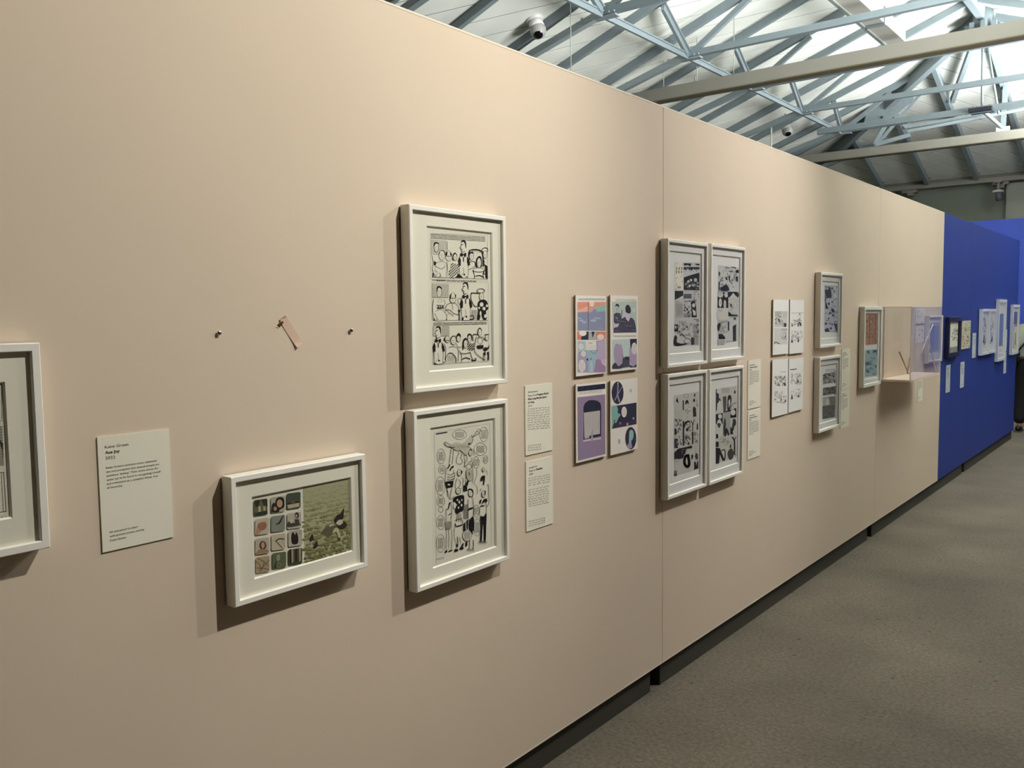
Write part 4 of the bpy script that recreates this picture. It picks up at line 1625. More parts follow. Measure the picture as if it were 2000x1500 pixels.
t, o, X = board('art_print', 'print with two dark ovals and a night scene, lower right of the four colour prints', 2.824, 3.029, 1.065, 1.351, AG)
d = Draw((1120, 735), 8.571, X, ink(44, 42, 66))
d.E(738, 275, 100, 190)
d.L([(745, 110), (735, 300), (690, 400)], 22, (150, 146, 168))
d.L([(735, 300), (770, 430)], 22, (150, 146, 168))
d.L([(820, 160), (745, 300)], 12, (140, 136, 160))
d.E(745, 112, 9, 12, (200, 196, 200))
d.E(958, 240, 20, 30, (196, 188, 184))
d.P([(635, 505), (1055, 438), (1055, 800), (640, 880)], (42, 42, 66), False)
d.P([(640, 510), (720, 498), (745, 560), (740, 610), (788, 640), (750, 700), (720, 770), (670, 800), (645, 880), (638, 700)], (118, 166, 158))
d.L([(690, 730), (670, 860)], 14, (42, 42, 66))
d.P([(700, 790), (1055, 740), (1055, 800), (700, 862)], (58, 44, 72), False)
d.E(847, 597, 45, 90, (220, 212, 202))
d.T(818, 540, 880, 655, 6, 3, (160, 156, 140))
d.R(988, 685, 1018, 722, (150, 140, 168))
d.R(885, 780, 918, 822, (190, 140, 140))
d.R(765, 765, 800, 805, (110, 104, 138))
d.E(958, 1035, 92, 188)
d.P([(930, 1000), (935, 920), (965, 895), (1000, 920), (1005, 1000), (985, 1060), (965, 1080), (970, 1120), (930, 1130)], (134, 180, 172))
d.P([(892, 1170), (930, 1100), (965, 1110), (985, 1190), (930, 1222)], (150, 140, 172))
d.P([(1015, 1020), (1050, 1020), (1050, 1090), (1010, 1080)], (60, 58, 80))
d.E(765, 1090, 22, 45, (186, 182, 176))
d.build('printed_image', o)

# --- group B : four frames with black and white pages
CW = (206, 204, 200)
cK = ink(26, 28, 42)


def blobs(D, x0, y0, x1, y1, n, seed, cols_, smin=6, smax=26):
    r_ = random.Random(seed)
    for k in range(int(n * 1.5)):
        x, y = r_.uniform(x0, x1), r_.uniform(y0, y1)
        a, b_ = r_.uniform(smin, smax), r_.uniform(smin, smax)
        a = min(a, x - x0 + 2, x1 - x + 2)
        b_ = min(b_, y - y0 + 2, y1 - y + 2)
        if k % 3 == 1:
            D.L([(x - a, y + b_ * r_.uniform(-1, 1)), (x, y + b_ * r_.uniform(-.6, .6)), (x + a, y + b_ * r_.uniform(-1, 1))], r_.uniform(2.5, 5), cols_[(k + 1) % len(cols_)])
            continue
        D.P([(x + a * math.cos(q * 1.0472) * r_.uniform(.6, 1), y + b_ * math.sin(q * 1.0472) * r_.uniform(.6, 1)) for q in range(6)], cols_[k % len(cols_)])


B_ = ('of the block of four black-and-white frames',)
t, sh, X = make_frame('picture_frame', 'upper left frame of the four black-and-white comic pages', 3.226, 3.602, 1.378, 1.908, .0145, (3.262, 3.560, 1.432, 1.862), PAPERW)
d = Draw((1310, 500), 7.893, X, cK)
d.R(62, 95, 445, 1375, (196, 196, 196), .01)
d.R(70, 100, 190, 525, (214, 208, 190))
d.T(80, 165, 180, 275, 2, 7, (60, 58, 64), h=1)
for (x, y) in ((95, 120), (160, 310), (90, 340), (175, 395), (90, 440), (80, 510), (180, 130)):
    d.E(x, y, 5, 9)
d.R(100, 465, 155, 500, (150, 148, 140))
d.P([(200, 110), (320, 115), (300, 165), (260, 140), (205, 150)])
d.P([(365, 120), (445, 120), (440, 150), (390, 140)])
d.R(200, 170, 445, 212, None)
blobs(d, 205, 172, 440, 250, 26, 3, [CW, (120, 120, 130), (60, 62, 76)], 5, 16)
d.P([(200, 330), (320, 290), (443, 255), (443, 530), (200, 525)], None, False)
d.P([(250, 385), (320, 350), (332, 380), (265, 415)], CW, False)
d.E(292, 385, 12, 12)
blobs(d, 220, 400, 440, 520, 26, 4, [(90, 92, 104), (140, 140, 148), CW, (60, 62, 76)], 8, 26)
d.E(380, 370, 26, 30, (180, 180, 180))
d.E(350, 450, 30, 26, (150, 150, 156))
d.R(62, 538, 190, 672, None)
d.P([(62, 675), (110, 655), (150, 630), (190, 610), (190, 675)], CW, False)
d.R(196, 585, 318, 655, (74, 76, 88))
d.T(205, 590, 310, 650, 4, 4, (130, 130, 136))
blobs(d, 325, 540, 440, 720, 24, 5, [(150, 150, 152), (110, 112, 120), CW, (60, 60, 70)], 6, 18)
d.P([(70, 700), (110, 690), (180, 730), (190, 950), (80, 950)], (176, 176, 174))
for k in range(9):
    d.L([(85 + k * 12, 730 + (k % 3) * 10), (95 + k * 10, 930 - (k % 4) * 14)], 4, (120, 120, 122))
blobs(d, 200, 670, 330, 945, 46, 6, [(70, 72, 84), CW, (130, 130, 136), (36, 38, 50)], 6, 18)
d.P([(318, 700), (355, 680), (385, 760), (400, 945), (318, 945)])
d.E(350, 760, 22, 32, CW)
d.P([(330, 820), (380, 850), (385, 910), (350, 920)], CW)
d.T(200, 890, 310, 945, 4, 4, (80, 80, 88))
d.L([(355, 975), (432, 985)], 9)
d.L([(390, 1003), (432, 1008)], 9)
d.R(120, 1000, 240, 1090, (170, 170, 166))
d.R(55, 1055, 112, 1165, None)
d.R(60, 1075, 85, 1120, CW)
blobs(d, 100, 1030, 430, 1240, 60, 7, [(150, 150, 148), CW, (176, 176, 172), (90, 92, 100)], 8, 26)
d.L([(160, 1190), (230, 1260)], 9)
d.P([(55, 1235), (90, 1240), (120, 1340), (230, 1350), (230, 1365), (55, 1380)])
d.P([(315, 1250), (360, 1260), (360, 1365), (315, 1370)], None, False)
d.O(255, 1310, 52, 40, 5)
d.E(110, 1300, 24, 40, (190, 190, 186))
d.P([(415, 1120), (430, 1150), (425, 1200), (405, 1180)])
for k in range(5):
    d.L([(345 + k * 17, 1060), (350 + k * 16, 1360)], 5, (120, 120, 124))
d.build('drawing', sh)

t, sh, X = make_frame('picture_frame', 'upper right frame of the four black-and-white comic pages', 3.632, 4.009, 1.381, 1.911, .0145, (3.668, 3.972, 1.434, 1.865), PAPERW)
d = Draw((1310, 500), 7.893, X, cK)
d.P([(728, 140), (1050, 185), (1030, 1300), (880, 1330), (720, 1380)], (198, 198, 198), False)
blobs(d, 740, 160, 1040, 400, 60, 8, [(176, 176, 174), CW, (150, 150, 150), (120, 122, 126)], 8, 28)
d.L([(935, 172), (1002, 180)], 14)
d.L([(895, 235), (950, 240)], 12)
d.R(1000, 215, 1048, 262, None)
d.P([(735, 250), (745, 235), (765, 270), (742, 320)])
blobs(d, 740, 300, 1040, 530, 50, 9, [(150, 150, 150), CW, (110, 112, 118), (176, 176, 174)], 8, 24)
d.P([(768, 485), (800, 470), (820, 450), (870, 450), (898, 535), (770, 532)], (24, 32, 64))
d.P([(840, 330), (865, 320), (875, 370), (850, 370)])
d.P([(890, 310), (910, 300), (915, 420), (890, 350)])
d.P([(735, 400), (750, 390), (755, 530), (735, 530)])
d.P([(1000, 310), (1035, 320), (1035, 400), (1005, 390)])
d.L([(725, 548), (1045, 555)], 5)
d.P([(720, 560), (885, 560), (885, 800), (720, 800)], None, False)
d.E(762, 597, 46, 45, (186, 186, 184))
d.E(853, 597, 28, 42, (200, 200, 198))
for x, y, a in ((762, 720, 24), (832, 745, 20)):
    d.E(x, y, a, 68, CW)
    d.L([(x - 8, y - 20), (x, y + 15), (x + 10, y - 20)], 4, (110, 110, 116))
d.P([(715, 830), (760, 800), (800, 830), (850, 800), (882, 850), (882, 960), (715, 975)], (206, 202, 194))
d.L([(745, 820), (765, 855), (790, 820)], 5)
d.P([(885, 560), (1035, 565), (1035, 640), (990, 600), (960, 570), (930, 610), (890, 640)])
d.P([(885, 640), (1035, 640), (1030, 925), (885, 925)], (188, 188, 186), False)
blobs(d, 890, 690, 1030, 850, 26, 10, [(150, 150, 150), (120, 122, 126), CW], 8, 22)
d.P([(885, 850), (940, 900), (1030, 905), (1030, 928), (885, 928)])
d.R(915, 745, 940, 785, None)
blobs(d, 740, 990, 880, 1190, 40, 11, [(176, 176, 174), CW, (150, 150, 150)], 8, 22)
d.P([(720, 1130), (718, 1060), (745, 1030), (770, 1050), (755, 1100), (740, 1160)])
d.P([(735, 1200), (790, 1200), (835, 1250), (835, 1280), (738, 1280)])
d.R(720, 1290, 825, 1365, (172, 172, 168))
d.R(878, 1010, 900, 1150, (44, 46, 60))
d.P([(965, 990), (970, 955), (990, 948), (1002, 970), (1000, 1000), (985, 970)])
d.P([(955, 1080), (1005, 1050), (1005, 1310), (958, 1318)], (38, 40, 54), False)
d.E(986, 1010, 14, 26, CW)
d.L([(905, 940), (1030, 940)], 4)
d.L([(850, 1320), (1020, 1300)], 4, (150, 150, 150))
d.build('drawing', sh)

t, sh, X = make_frame('picture_frame', 'lower left frame of the four black-and-white comic pages', 3.228, 3.599, .824, 1.351, .0145, (3.264, 3.556, .880, 1.305), PAPERW)
d = Draw((1310, 745), 7.692, X, ink(26, 26, 34))
d.P([(48, 215), (418, 150), (415, 1310), (50, 1425)], (198, 195, 186), False)
d.L([(20, 57), (480, -15)], 3, (150, 144, 134), False)
d.bub(228, 215, 34, 32, 0, 4)
d.P([(95, 235), (110, 290), (115, 335), (98, 310), (75, 300)])
d.T(60, 430, 170, 540, 4, 4, (170, 166, 156))
d.R(178, 285, 196, 428, None)
d.P([(215, 330), (225, 290), (245, 278), (265, 300), (262, 350), (245, 320), (225, 350)])
blobs(d, 205, 350, 300, 540, 16, 12, [(160, 156, 148), (180, 176, 168), CW], 10, 26)
d.P([(345, 220), (355, 180), (370, 190), (365, 230)])
d.P([(330, 300), (345, 252), (365, 270), (360, 310)])
d.P([(345, 370), (375, 400), (385, 525), (335, 535), (330, 420)], (36, 38, 52))
blobs(d, 385, 240, 412, 400, 10, 13, [(110, 110, 116), (160, 156, 150)], 5, 14)
blobs(d, 55, 560, 170, 780, 44, 14, [(130, 130, 128), (90, 92, 96), CW, (60, 60, 66)], 6, 20)
d.P([(55, 700), (85, 720), (85, 800), (55, 800)])
d.R(178, 595, 200, 965, (28, 28, 36))
d.P([(200, 640), (225, 600), (280, 590), (292, 640), (265, 610), (225, 650), (205, 700)])
blobs(d, 205, 640, 295, 750, 18, 15, [(120, 120, 122), CW, (60, 62, 70)], 6, 16)
d.E(245, 725, 18, 26)
d.L([(325, 745), (325, 640), (305, 590)], 12)
d.L([(328, 650), (355, 570)], 10)
d.P([(390, 640), (405, 615), (408, 720), (385, 725)])
blobs(d, 60, 820, 170, 960, 26, 16, [(90, 92, 96), CW, (150, 148, 144), (60, 62, 70)], 8, 22)
d.P([(52, 850), (80, 880), (110, 1000), (52, 1005)], (44, 46, 62))
blobs(d, 205, 790, 310, 950, 26, 17, [(130, 128, 128), (90, 90, 96), CW, (60, 60, 68)], 8, 24)
d.P([(255, 920), (275, 900), (275, 950), (255, 955)])
d.R(318, 755, 338, 940, None)
blobs(d, 345, 760, 412, 930, 14, 18, [(150, 148, 144), (176, 172, 164), (100, 100, 104)], 6, 20)
d.P([(52, 1065), (110, 1010), (318, 962), (318, 1000), (240, 1010), (180, 1150), (130, 1165), (52, 1170)], None, False)
blobs(d, 160, 1010, 240, 1100, 14, 19, [(90, 92, 96), (60, 62, 70)], 8, 20)
d.L([(270, 1110), (215, 1130), (205, 1230), (245, 1280), (275, 1240), (262, 1130)], 38)
d.P([(305, 1110), (330, 1090), (335, 1140), (310, 1185)])
d.P([(360, 1130), (375, 1070), (405, 1090), (410, 1150), (385, 1180)], (70, 68, 70))
d.P([(350, 1200), (385, 1220), (412, 1180), (412, 1305), (350, 1325)], (36, 36, 44))
d.P([(375, 1190), (395, 1180), (385, 1260)], CW)
d.E(90, 1190, 36, 30, (186, 182, 172))
d.R(52, 1340, 90, 1415, (110, 108, 108))
d.P([(52, 1400), (90, 1390), (90, 1410), (52, 1424)], None, False)
d.L([(40, 1530), (445, 1440)], 3, (226, 222, 210), False)
d.build('drawing', sh)

t, sh, X = make_frame('picture_frame', 'lower right frame of the four black-and-white comic pages', 3.624, 4.001, .822, 1.349, .0145, (3.660, 3.964, .878, 1.302), PAPERW)
d = Draw((1310, 745), 7.692, X, ink(26, 26, 36))
d.P([(670, 120), (990, 65), (985, 1140), (672, 1240)], (196, 193, 184), False)
d.R(678, 118, 722, 440, (32, 34, 52))
d.E(720, 148, 32, 36, CW)
d.R(765, 95, 885, 175, (176, 172, 166))
d.P([(720, 270), (735, 240), (752, 290), (738, 300)])
d.P([(690, 460), (700, 330), (740, 290), (770, 380), (785, 450)], (206, 204, 196))
d.P([(780, 230), (835, 220), (838, 300), (830, 440), (790, 455)], (84, 84, 84))
d.P([(850, 300), (865, 210), (905, 220), (910, 300), (885, 430), (850, 430)], (36, 36, 46))
d.P([(865, 290), (890, 260), (895, 340), (870, 400)], CW)
d.E(962, 160, 12, 26)
d.L([(900, 420), (925, 350), (985, 315)], 8)
d.P([(950, 405), (985, 400), (985, 425), (950, 425)])
d.P([(790, 455), (900, 425), (985, 410), (985, 440), (790, 475)])
d.P([(675, 495), (780, 475), (780, 640), (675, 640)], None, False)
d.E(740, 525, 30, 36, CW)
d.P([(690, 640), (710, 580), (745, 575), (772, 660), (770, 800), (710, 850), (680, 760)], (206, 204, 196))
d.P([(695, 640), (720, 620), (755, 640), (735, 700), (712, 690)], (60, 60, 68))
d.P([(785, 470), (895, 450), (895, 800), (785, 820)], (164, 164, 158), False)
d.P([(800, 590), (815, 550), (825, 600), (822, 720), (795, 820), (790, 690)], (44, 46, 54))
d.P([(805, 820), (830, 700), (862, 740), (878, 800), (855, 810), (845, 770), (830, 815)])
d.P([(895, 450), (985, 430), (985, 540), (895, 550)])
d.E(935, 465, 38, 44, CW)
d.P([(940, 560), (975, 580), (980, 640), (955, 680), (940, 740), (915, 735), (925, 640)], (52, 50, 58))
d.P([(895, 680), (915, 700), (940, 790), (895, 798)])
d.P([(680, 790), (710, 790), (715, 850), (678, 862)])
d.R(675, 862, 718, 898, CW)
d.R(675, 905, 720, 985, (30, 30, 40))
blobs(d, 730, 830, 930, 980, 24, 20, [(186, 182, 174), (176, 172, 164), (160, 156, 150)], 10, 36)
d.L([(955, 1100), (955, 900), (925, 840)], 22)
d.L([(955, 880), (980, 830)], 12)
d.P([(880, 990), (895, 940), (910, 960), (905, 1000)])
d.P([(850, 1090), (880, 1020), (920, 1010), (945, 1080), (925, 1160), (880, 1175)], (66, 68, 68))
d.P([(675, 1000), (700, 990), (740, 1080), (725, 1230), (675, 1242)])
d.L([(720, 1010), (790, 1180)], 34)
d.L([(760, 1040), (810, 1030), (815, 1130), (800, 1190)], 16)
d.L([(940, 1080), (985, 1110)], 10, (90, 88, 84))
d.build('drawing', sh)

# --- group C : four small white prints
for nm, lab, (y0, y1, z0, z1), seed, ox, oy, sl_ in (
        ('C1', 'white print with grey figures, upper left of the four small white prints', (4.433, 4.655, 1.379, 1.670), 21, 60, 35, 0),
        ('C2', 'white print with grey figures, upper right of the four small white prints', (4.670, 4.887, 1.375, 1.671), 22, 272, 35, 0),
        ('C3', 'white print with grey figures, lower left of the four small white prints', (4.431, 4.656, 1.052, 1.354), 23, 50, 770, 0),
        ('C4', 'white print with grey figures, lower right of the four small white prints', (4.667, 4.889, 1.055, 1.349), 24, 258, 750, 0)):
    t, o, X = board('art_print', lab, y0, y1, z0, z1, None, mat('white_board', (236, 233, 229), .8))
    d = Draw((1500, 580), 6.25, X, ink(60, 60, 66))
    g1, g2, g3 = (176, 174, 172), (146, 144, 144), (112, 112, 114)
    if nm == 'C1':
        d.R(82, 175, 238, 368, (206, 204, 198))
        d.R(82, 175, 162, 215, g1)
        d.R(166, 178, 238, 250, (196, 196, 186))
        blobs(d, 85, 215, 160, 340, 20, seed, [g2, g1, g3], 6, 14)
        d.P([(125, 270), (140, 265), (145, 320), (128, 300)])
        d.E(208, 342, 17, 26)
        blobs(d, 165, 290, 195, 365, 8, 3, [g2, g3], 5, 12)
        d.R(78, 380, 236, 575, (208, 206, 202))
        d.R(160, 385, 236, 410, g1)
        blobs(d, 160, 420, 225, 520, 16, 5, [g2, g3, g1], 6, 14)
        d.P([(205, 470), (218, 470), (210, 520)])
        d.L([(78, 572), (90, 550), (140, 572)], 9)
    elif nm == 'C2':
        d.T(285, 185, 430, 205, 1, 5, g2)
        blobs(d, 285, 280, 410, 360, 26, seed, [g1, g2], 6, 14)
        d.P([(360, 355), (375, 310), (395, 310), (408, 355), (392, 350), (382, 320), (370, 358)])
        d.P([(285, 360), (292, 320), (305, 358)])
        blobs(d, 360, 200, 395, 290, 8, 2, [g1, g2], 5, 12)
        blobs(d, 282, 410, 420, 540, 34, 6, [g1, g2, (196, 194, 192)], 6, 16)
        d.P([(278, 558), (290, 505), (305, 555)])
        d.P([(358, 552), (370, 490), (378, 550)])
    elif nm == 'C3':
        d.T(150, 905, 220, 925, 1, 5, g2)
        blobs(d, 70, 960, 215, 1085, 42, seed, [g1, g2, g3], 6, 16)
        d.P([(192, 1085), (208, 1035), (220, 1085)])
        blobs(d, 75, 1150, 220, 1300, 30, 7, [(200, 198, 196), g1], 6, 16)
        d.P([(150, 1265), (160, 1225), (168, 1268)])
        d.P([(195, 1285), (215, 1240), (220, 1282)])
    else:
        d.L([(272, 888), (348, 880)], 10)
        blobs(d, 275, 920, 410, 1065, 40, seed, [g1, g2, (200, 198, 196)], 6, 16)
        d.P([(350, 1045), (365, 995), (375, 1045)])
        blobs(d, 280, 1120, 410, 1240, 20, 8, [(200, 198, 196), g1], 6, 14)
        d.P([(278, 1250), (292, 1180), (302, 1245)])
        d.P([(358, 1225), (372, 1180), (380, 1222)])
    d.build('printed_image', o)

# --- group D : two stacked frames with grey-washed pages
t, sh, X = make_frame('picture_frame', 'upper of two stacked white frames with dark wash comic pages', 5.080, 5.474, 1.393, 1.831, .016, (5.118, 5.436, 1.445, 1.782), PAPERW)
d = Draw((1570, 510), 4.288, X, ink(44, 44, 60))
d.P([(172, 200), (282, 205), (280, 600), (172, 592)], (168, 170, 184), False)
blobs(d, 176, 210, 278, 590, 70, 31, [(90, 90, 110), (190, 192, 202), (60, 60, 80), (140, 142, 160)], 5, 16)
for p_ in (((178, 240), (205, 240), (205, 215), (222, 225), (232, 300), (210, 310), (182, 290)), ((178, 320), (188, 350), (205, 400), (180, 400)), ((225, 400), (250, 400), (258, 430), (235, 430)),
           ((250, 520), (278, 525), (278, 600), (262, 570)), ((176, 570), (200, 560), (215, 590), (178, 595))):
    d.P(list(p_))
d.E(262, 290, 12, 18, (206, 206, 212))
d.E(232, 490, 22, 30, (160, 162, 176))
d.build('drawing', sh)
t, sh, X = make_frame('picture_frame', 'lower of two stacked white frames with dark wash comic pages', 5.080, 5.461, .896, 1.338, .016, (5.118, 5.425, .945, 1.290), PAPERW)
d = Draw((1570, 510), 4.288, X, ink(46, 44, 46))
d.T(180, 905, 265, 930, 2, 4, (120, 118, 116), sl=-.08)
d.P([(158, 950), (268, 920), (265, 1010), (158, 1035)], (160, 156, 152), False)
blobs(d, 160, 940, 264, 1020, 26, 32, [(90, 88, 88), (190, 186, 180), (60, 58, 60)], 5, 14)
d.P([(158, 1065), (268, 1045), (266, 1110), (158, 1128)], (120, 118, 116), False)
blobs(d, 160, 1055, 264, 1118, 22, 33, [(70, 68, 70), (170, 166, 160), (50, 48, 52)], 5, 12)
d.P([(158, 1140), (265, 1128), (262, 1195), (158, 1220)], (170, 166, 160), False)
d.R(210, 1135, 262, 1195, (110, 108, 106))
d.E(198, 1180, 16, 28, (206, 202, 192))
d.P([(155, 1215), (262, 1195), (258, 1305), (156, 1325)], (84, 82, 82), False)
blobs(d, 158, 1230, 258, 1305, 22, 34, [(50, 48, 52), (140, 136, 132), (110, 106, 104)], 5, 14)
d.build('drawing', sh)

# --- E : frame with a brown and a teal page
t, sh, X = make_frame('picture_frame', 'white frame with a brown picture over a teal one, left of the acrylic case', 5.935, 6.340, 1.099, 1.633, .022, (5.985, 6.285, 1.150, 1.590), PAPERW)
d = Draw((1570, 510), 4.288, X, ink(60, 40, 30))
d.P([(520, 440), (628, 440), (622, 695), (515, 705)], (164, 116, 76), False)
blobs(d, 520, 445, 622, 690, 60, 35, [(142, 96, 60), (178, 130, 84), (150, 102, 64), (120, 80, 52)], 5, 18)
d.L([(552, 450), (548, 690)], 5, (100, 66, 46))
d.L([(600, 450), (596, 690)], 5, (104, 70, 48))
d.P([(513, 745), (620, 738), (612, 960), (508, 970)], (140, 164, 164), False)
blobs(d, 514, 750, 612, 960, 60, 36, [(110, 140, 142), (160, 180, 178), (80, 108, 112), (130, 156, 156)], 5, 15)
for p_ in (((530, 750), (545, 750), (545, 775), (530, 770)), ((575, 745), (612, 745), (608, 765), (580, 765)), ((515, 850), (545, 840), (550, 870), (520, 870)), ((590, 860), (608, 880), (600, 900)), ((520, 930), (540, 900), (548, 940))):
    d.P(list(p_), (56, 78, 84))
d.build('drawing', sh)

# --- H : white frame beyond the case, last on the beige wall
t, sh, X = make_frame('picture_frame', 'landscape white frame seen through the acrylic case, last on the beige wall', 7.695, 8.180, 1.172, 1.562, .018, (7.76, 8.12, 1.24, 1.50), PAPERW)
d = Draw((1700, 590), 8.825, X, ink(60, 60, 90))
b = MB()
for k, (a, c, col_) in enumerate(((0, .18, (120, 130, 170)), (.18, .36, (146, 150, 184)))):
    b.box(X + .0003, X + .0006, 7.775 + a * .92, 7.775 + c * .92, 1.26, 1.48, ink(*col_))
b.build('drawing', sh)

# --- acrylic case
case = thing('display_case', 'clear acrylic wall case on a pale shelf holding printed sheets', 'display case', (WX, 6.92, 1.10))
cy0, cy1, cz0, cz1, cx1 = 6.468, 7.378, 1.108, 1.633, WX + .195
b = MB()
b.box(WX + .001, cx1, cy0, cy1, cz0, cz0 + .014, mat('case_shelf', (226, 206, 186), .6))
b.build('shelf', case)
b = MB()
b.box(WX + .001, WX + .006, cy0 + .045, cy1 - .005, cz0 + .014, cz1 - .004, mat('case_back', (214, 196, 172), .7))
b.build('back_board', case)
th = .005
for nm, bx in (('side_panel', (WX + .002, cx1, cy0, cy0 + th, cz0 + .014, cz1)), ('side_panel', (WX + .002, cx1, cy1 - th, cy1, cz0 + .014, cz1)),
               ('front_panel', (cx1 - th, cx1, cy0 + th, cy1 - th, cz0 + .014, cz1 - th)), ('top_panel', (WX + .002, cx1, cy0 + th, cy1 - th, cz1 - th, cz1))):
    b = MB()
    b.box(*bx, ACRYL)
    b.build(nm, case)
# polished edges; the light they catch is put into a pale colour
b = MB()
em = mat('polished_edge', (226, 212, 200), .3)
for (ya) in (cy0, cy1 - .003):
    b.box(cx1 - .003, cx1 + .0005, ya, ya + .003, cz0 + .014, cz1, em)
b.box(cx1 - .003, cx1 + .0005, cy0, cy1, cz1 - .003, cz1 + .0005, em)
b.box(WX + .002, cx1, cy0 - .0004, cy0 + .002, cz1 - .003, cz1, em)
b.box(WX + .001, WX + .004, cy0 - .0004, cy0 + .003, cz0 + .014, cz1, em)
b.build('panel_edge', case)

for y0, y1, pa, pb, lab, seed in ((7.395, 7.69, 601.5, 634.5, 'upper pale printed sheet on the wall seen through the acrylic case', 1), (7.395, 7.69, 637.5, 668, 'lower pale printed sheet on the wall seen through the acrylic case', 2)):
    z0, z1 = on_x(1798, pb, WX + .003).z, on_x(1798, pa, WX + .003).z
    t = thing('printed_sheet', lab, 'sheet', (WX, (y0 + y1) / 2, z0))
    b = MB()
    b.box(WX + .0005, WX + .003, y0, y1, z0, z1, mat('case_sheet', (232, 224, 214), .7))
    sh = b.build('sheet', t)
    b = MB()
    rr_ = random.Random(seed)
    for k in range(12):
        y, z = rr_.uniform(y0 + .03, y1 - .07), rr_.uniform(z0 + .015, z1 - .02)
        b.box(WX + .0032, WX + .0035, y, y + rr_.uniform(.015, .04), z, z + rr_.uniform(.004, .012), ink(186, 176, 170) if k % 3 else ink(150, 142, 142))
    if seed == 1:
        b.box(WX + .0032, WX + .0036, y0 + .01, y1 - .01, z0 + .001, z0 + .010, ink(96, 90, 92))
    b.build('printed_lines', sh, kind='stuff')
st = thing('wire_stand', 'white wire stand with crossed legs inside the acrylic case', 'stand', (-1.575, 7.1, cz0 + .014))


def q_(x, y):
    return on_x(x, y, -1.575)


f0, f1 = q_(1812, 657), q_(1824, 706)
tt = (cz0 + .021 - f0.z) / (f1.z - f0.z)
g0, g1 = q_(1806, 672), q_(1799, 692)
tg = (cz0 + .021 - g0.z) / (g1.z - g0.z)
for a, c in ((q_(1822, 634), f0), (f0, f0.lerp(f1, tt)), (f0, g0), (g0, g1)):
    b = MB()
    b.tube([a, c], .0048, mat('stand_white', (236, 228, 220), .4), 8)
    b.build('rod', st)
st = thing('wire_stand', 'brown wire stand shaped like a V at the near end of the acrylic case', 'stand', (WX + .05, 7.05, cz0 + .014))
for a, c in (((WX + .018, 6.874, 1.30), (WX + .03, 7.10, cz0 + .022)), ((WX + .022, 7.17, 1.24), (WX + .03, 7.075, cz0 + .022))):
    b = MB()
    b.tube([a, c], .0055, mat('stand_brown', (150, 128, 108), .5), 8)
    b.build('rod', st)
b = MB()
b.ball((WX + .035, 7.09, cz0 + .026), .012, WHITE, 10)
b.build('foot', st)

# --- blue wall pictures
NAVY = mat('navy_frame', (18, 22, 48), .45)
t, sh, X = make_frame('picture_frame', 'small dark navy frame with a pale washed picture, first on the blue wall', 8.425, 8.900, 1.185, 1.545, .042, None, mat('wash_paper', (222, 222, 204), .8), NAVY, glz=False)
b = MB()
b.box(X + .0002, X + .0005, 8.477, 8.853, 1.228, 1.275, ink(128, 134, 132))
b.build('drawing', sh)
d = Draw((1820, 560), 6.522, X, ink(120, 126, 116))
blobs(d, 250, 520, 335, 690, 26, 41, [(150, 152, 142), (170, 174, 158), (128, 132, 124)], 5, 18)
d.build('drawing', sh)
t, o, X = board('art_print', 'unframed speckled green and tan print on the blue wall', 9.105, 9.500, 1.236, 1.504, None, mat('tan_board', (196, 192, 168), .8))
d = Draw((1820, 560), 6.522, X)
blobs(d, 388, 440, 488, 775, 60, 42, [(150, 146, 112), (176, 160, 130), (112, 118, 86), (200, 176, 150), (132, 120, 92)], 5, 16)
d.build('printed_image', o)
COOLF = mat('white_lacquer_cool', (206, 210, 222), .45)
for (y0, y1), lab, seed in (((9.939, 10.318), 'left of two touching white frames on the blue wall', 43), ((10.338, 10.711), 'right of two touching white frames on the blue wall', 44)):
    t, sh, X = make_frame('picture_frame', lab, y0, y1, 1.142, 1.614, .026, (y0 + .05, y1 - .05, 1.20, 1.565), PAPERW, COOLF)
    d = Draw((1820, 560), 6.522, X, ink(50, 52, 60))
    b = MB()
    r_ = random.Random(seed)
    for k in range(46):
        y, z = r_.uniform(y0 + .085, y1 - .10), r_.uniform(1.25, 1.53)
        q_ = ink(*[(176, 178, 196), (150, 154, 172), (128, 132, 150), (110, 114, 134)][k % 4])
        a_, c_ = r_.uniform(.008, .028), r_.uniform(.008, .03)
        b.face([(X + .0004 + k * .00001, y + a_ * math.cos(u * 1.0472), z + c_ * math.sin(u * 1.0472)) for u in range(6)], q_)
    yy = y0 + (.12 if seed == 43 else .16)
    b.face([(X + .001, yy, 1.27), (X + .001, yy + .09, 1.26), (X + .001, yy + .10, 1.31), (X + .001, yy + .05, 1.345)], ink(70, 72, 86))
    b.build('drawing', sh)
t, sh, X = make_frame('picture_frame', 'tallest white frame on the blue wall, with a long blue picture', 10.870, 11.350, 1.034, 1.720, .034, (10.97, 11.26, 1.12, 1.66), PAPERW, COOLF)
b = MB()
b.box(X + .0002, X + .0005, 10.985, 11.235, 1.20, 1.56, ink(92, 108, 158))
b.build('drawing', sh)
d = Draw((1820, 560), 6.522, X)
blobs(d, 868, 330, 905, 760, 26, 45, [(110, 124, 168), (84, 100, 148), (124, 136, 176)], 4, 12)
d.build('drawing', sh)
t, sh, X = make_frame('picture_frame', 'last white frame on the blue wall, holding a dark purple page', 11.818, 12.285, 1.069, 1.665, .034, (11.88, 12.25, 1.12, 1.62), PAPERW, COOLF)
b = MB()
b.box(X + .0002, X + .0005, 11.90, 12.20, 1.36, 1.58, ink(88, 78, 112))
b.box(X + .0002, X + .0005, 11.90, 12.02, 1.14, 1.36, ink(120, 118, 140))
b.box(X + .0002, X + .0006, 12.02, 12.24, 1.13, 1.40, ink(208, 204, 190))
b.box(X + .0004, X + .0009, 12.08, 12.14, 1.18, 1.33, ink(56, 54, 54))
b.build('drawing', sh)

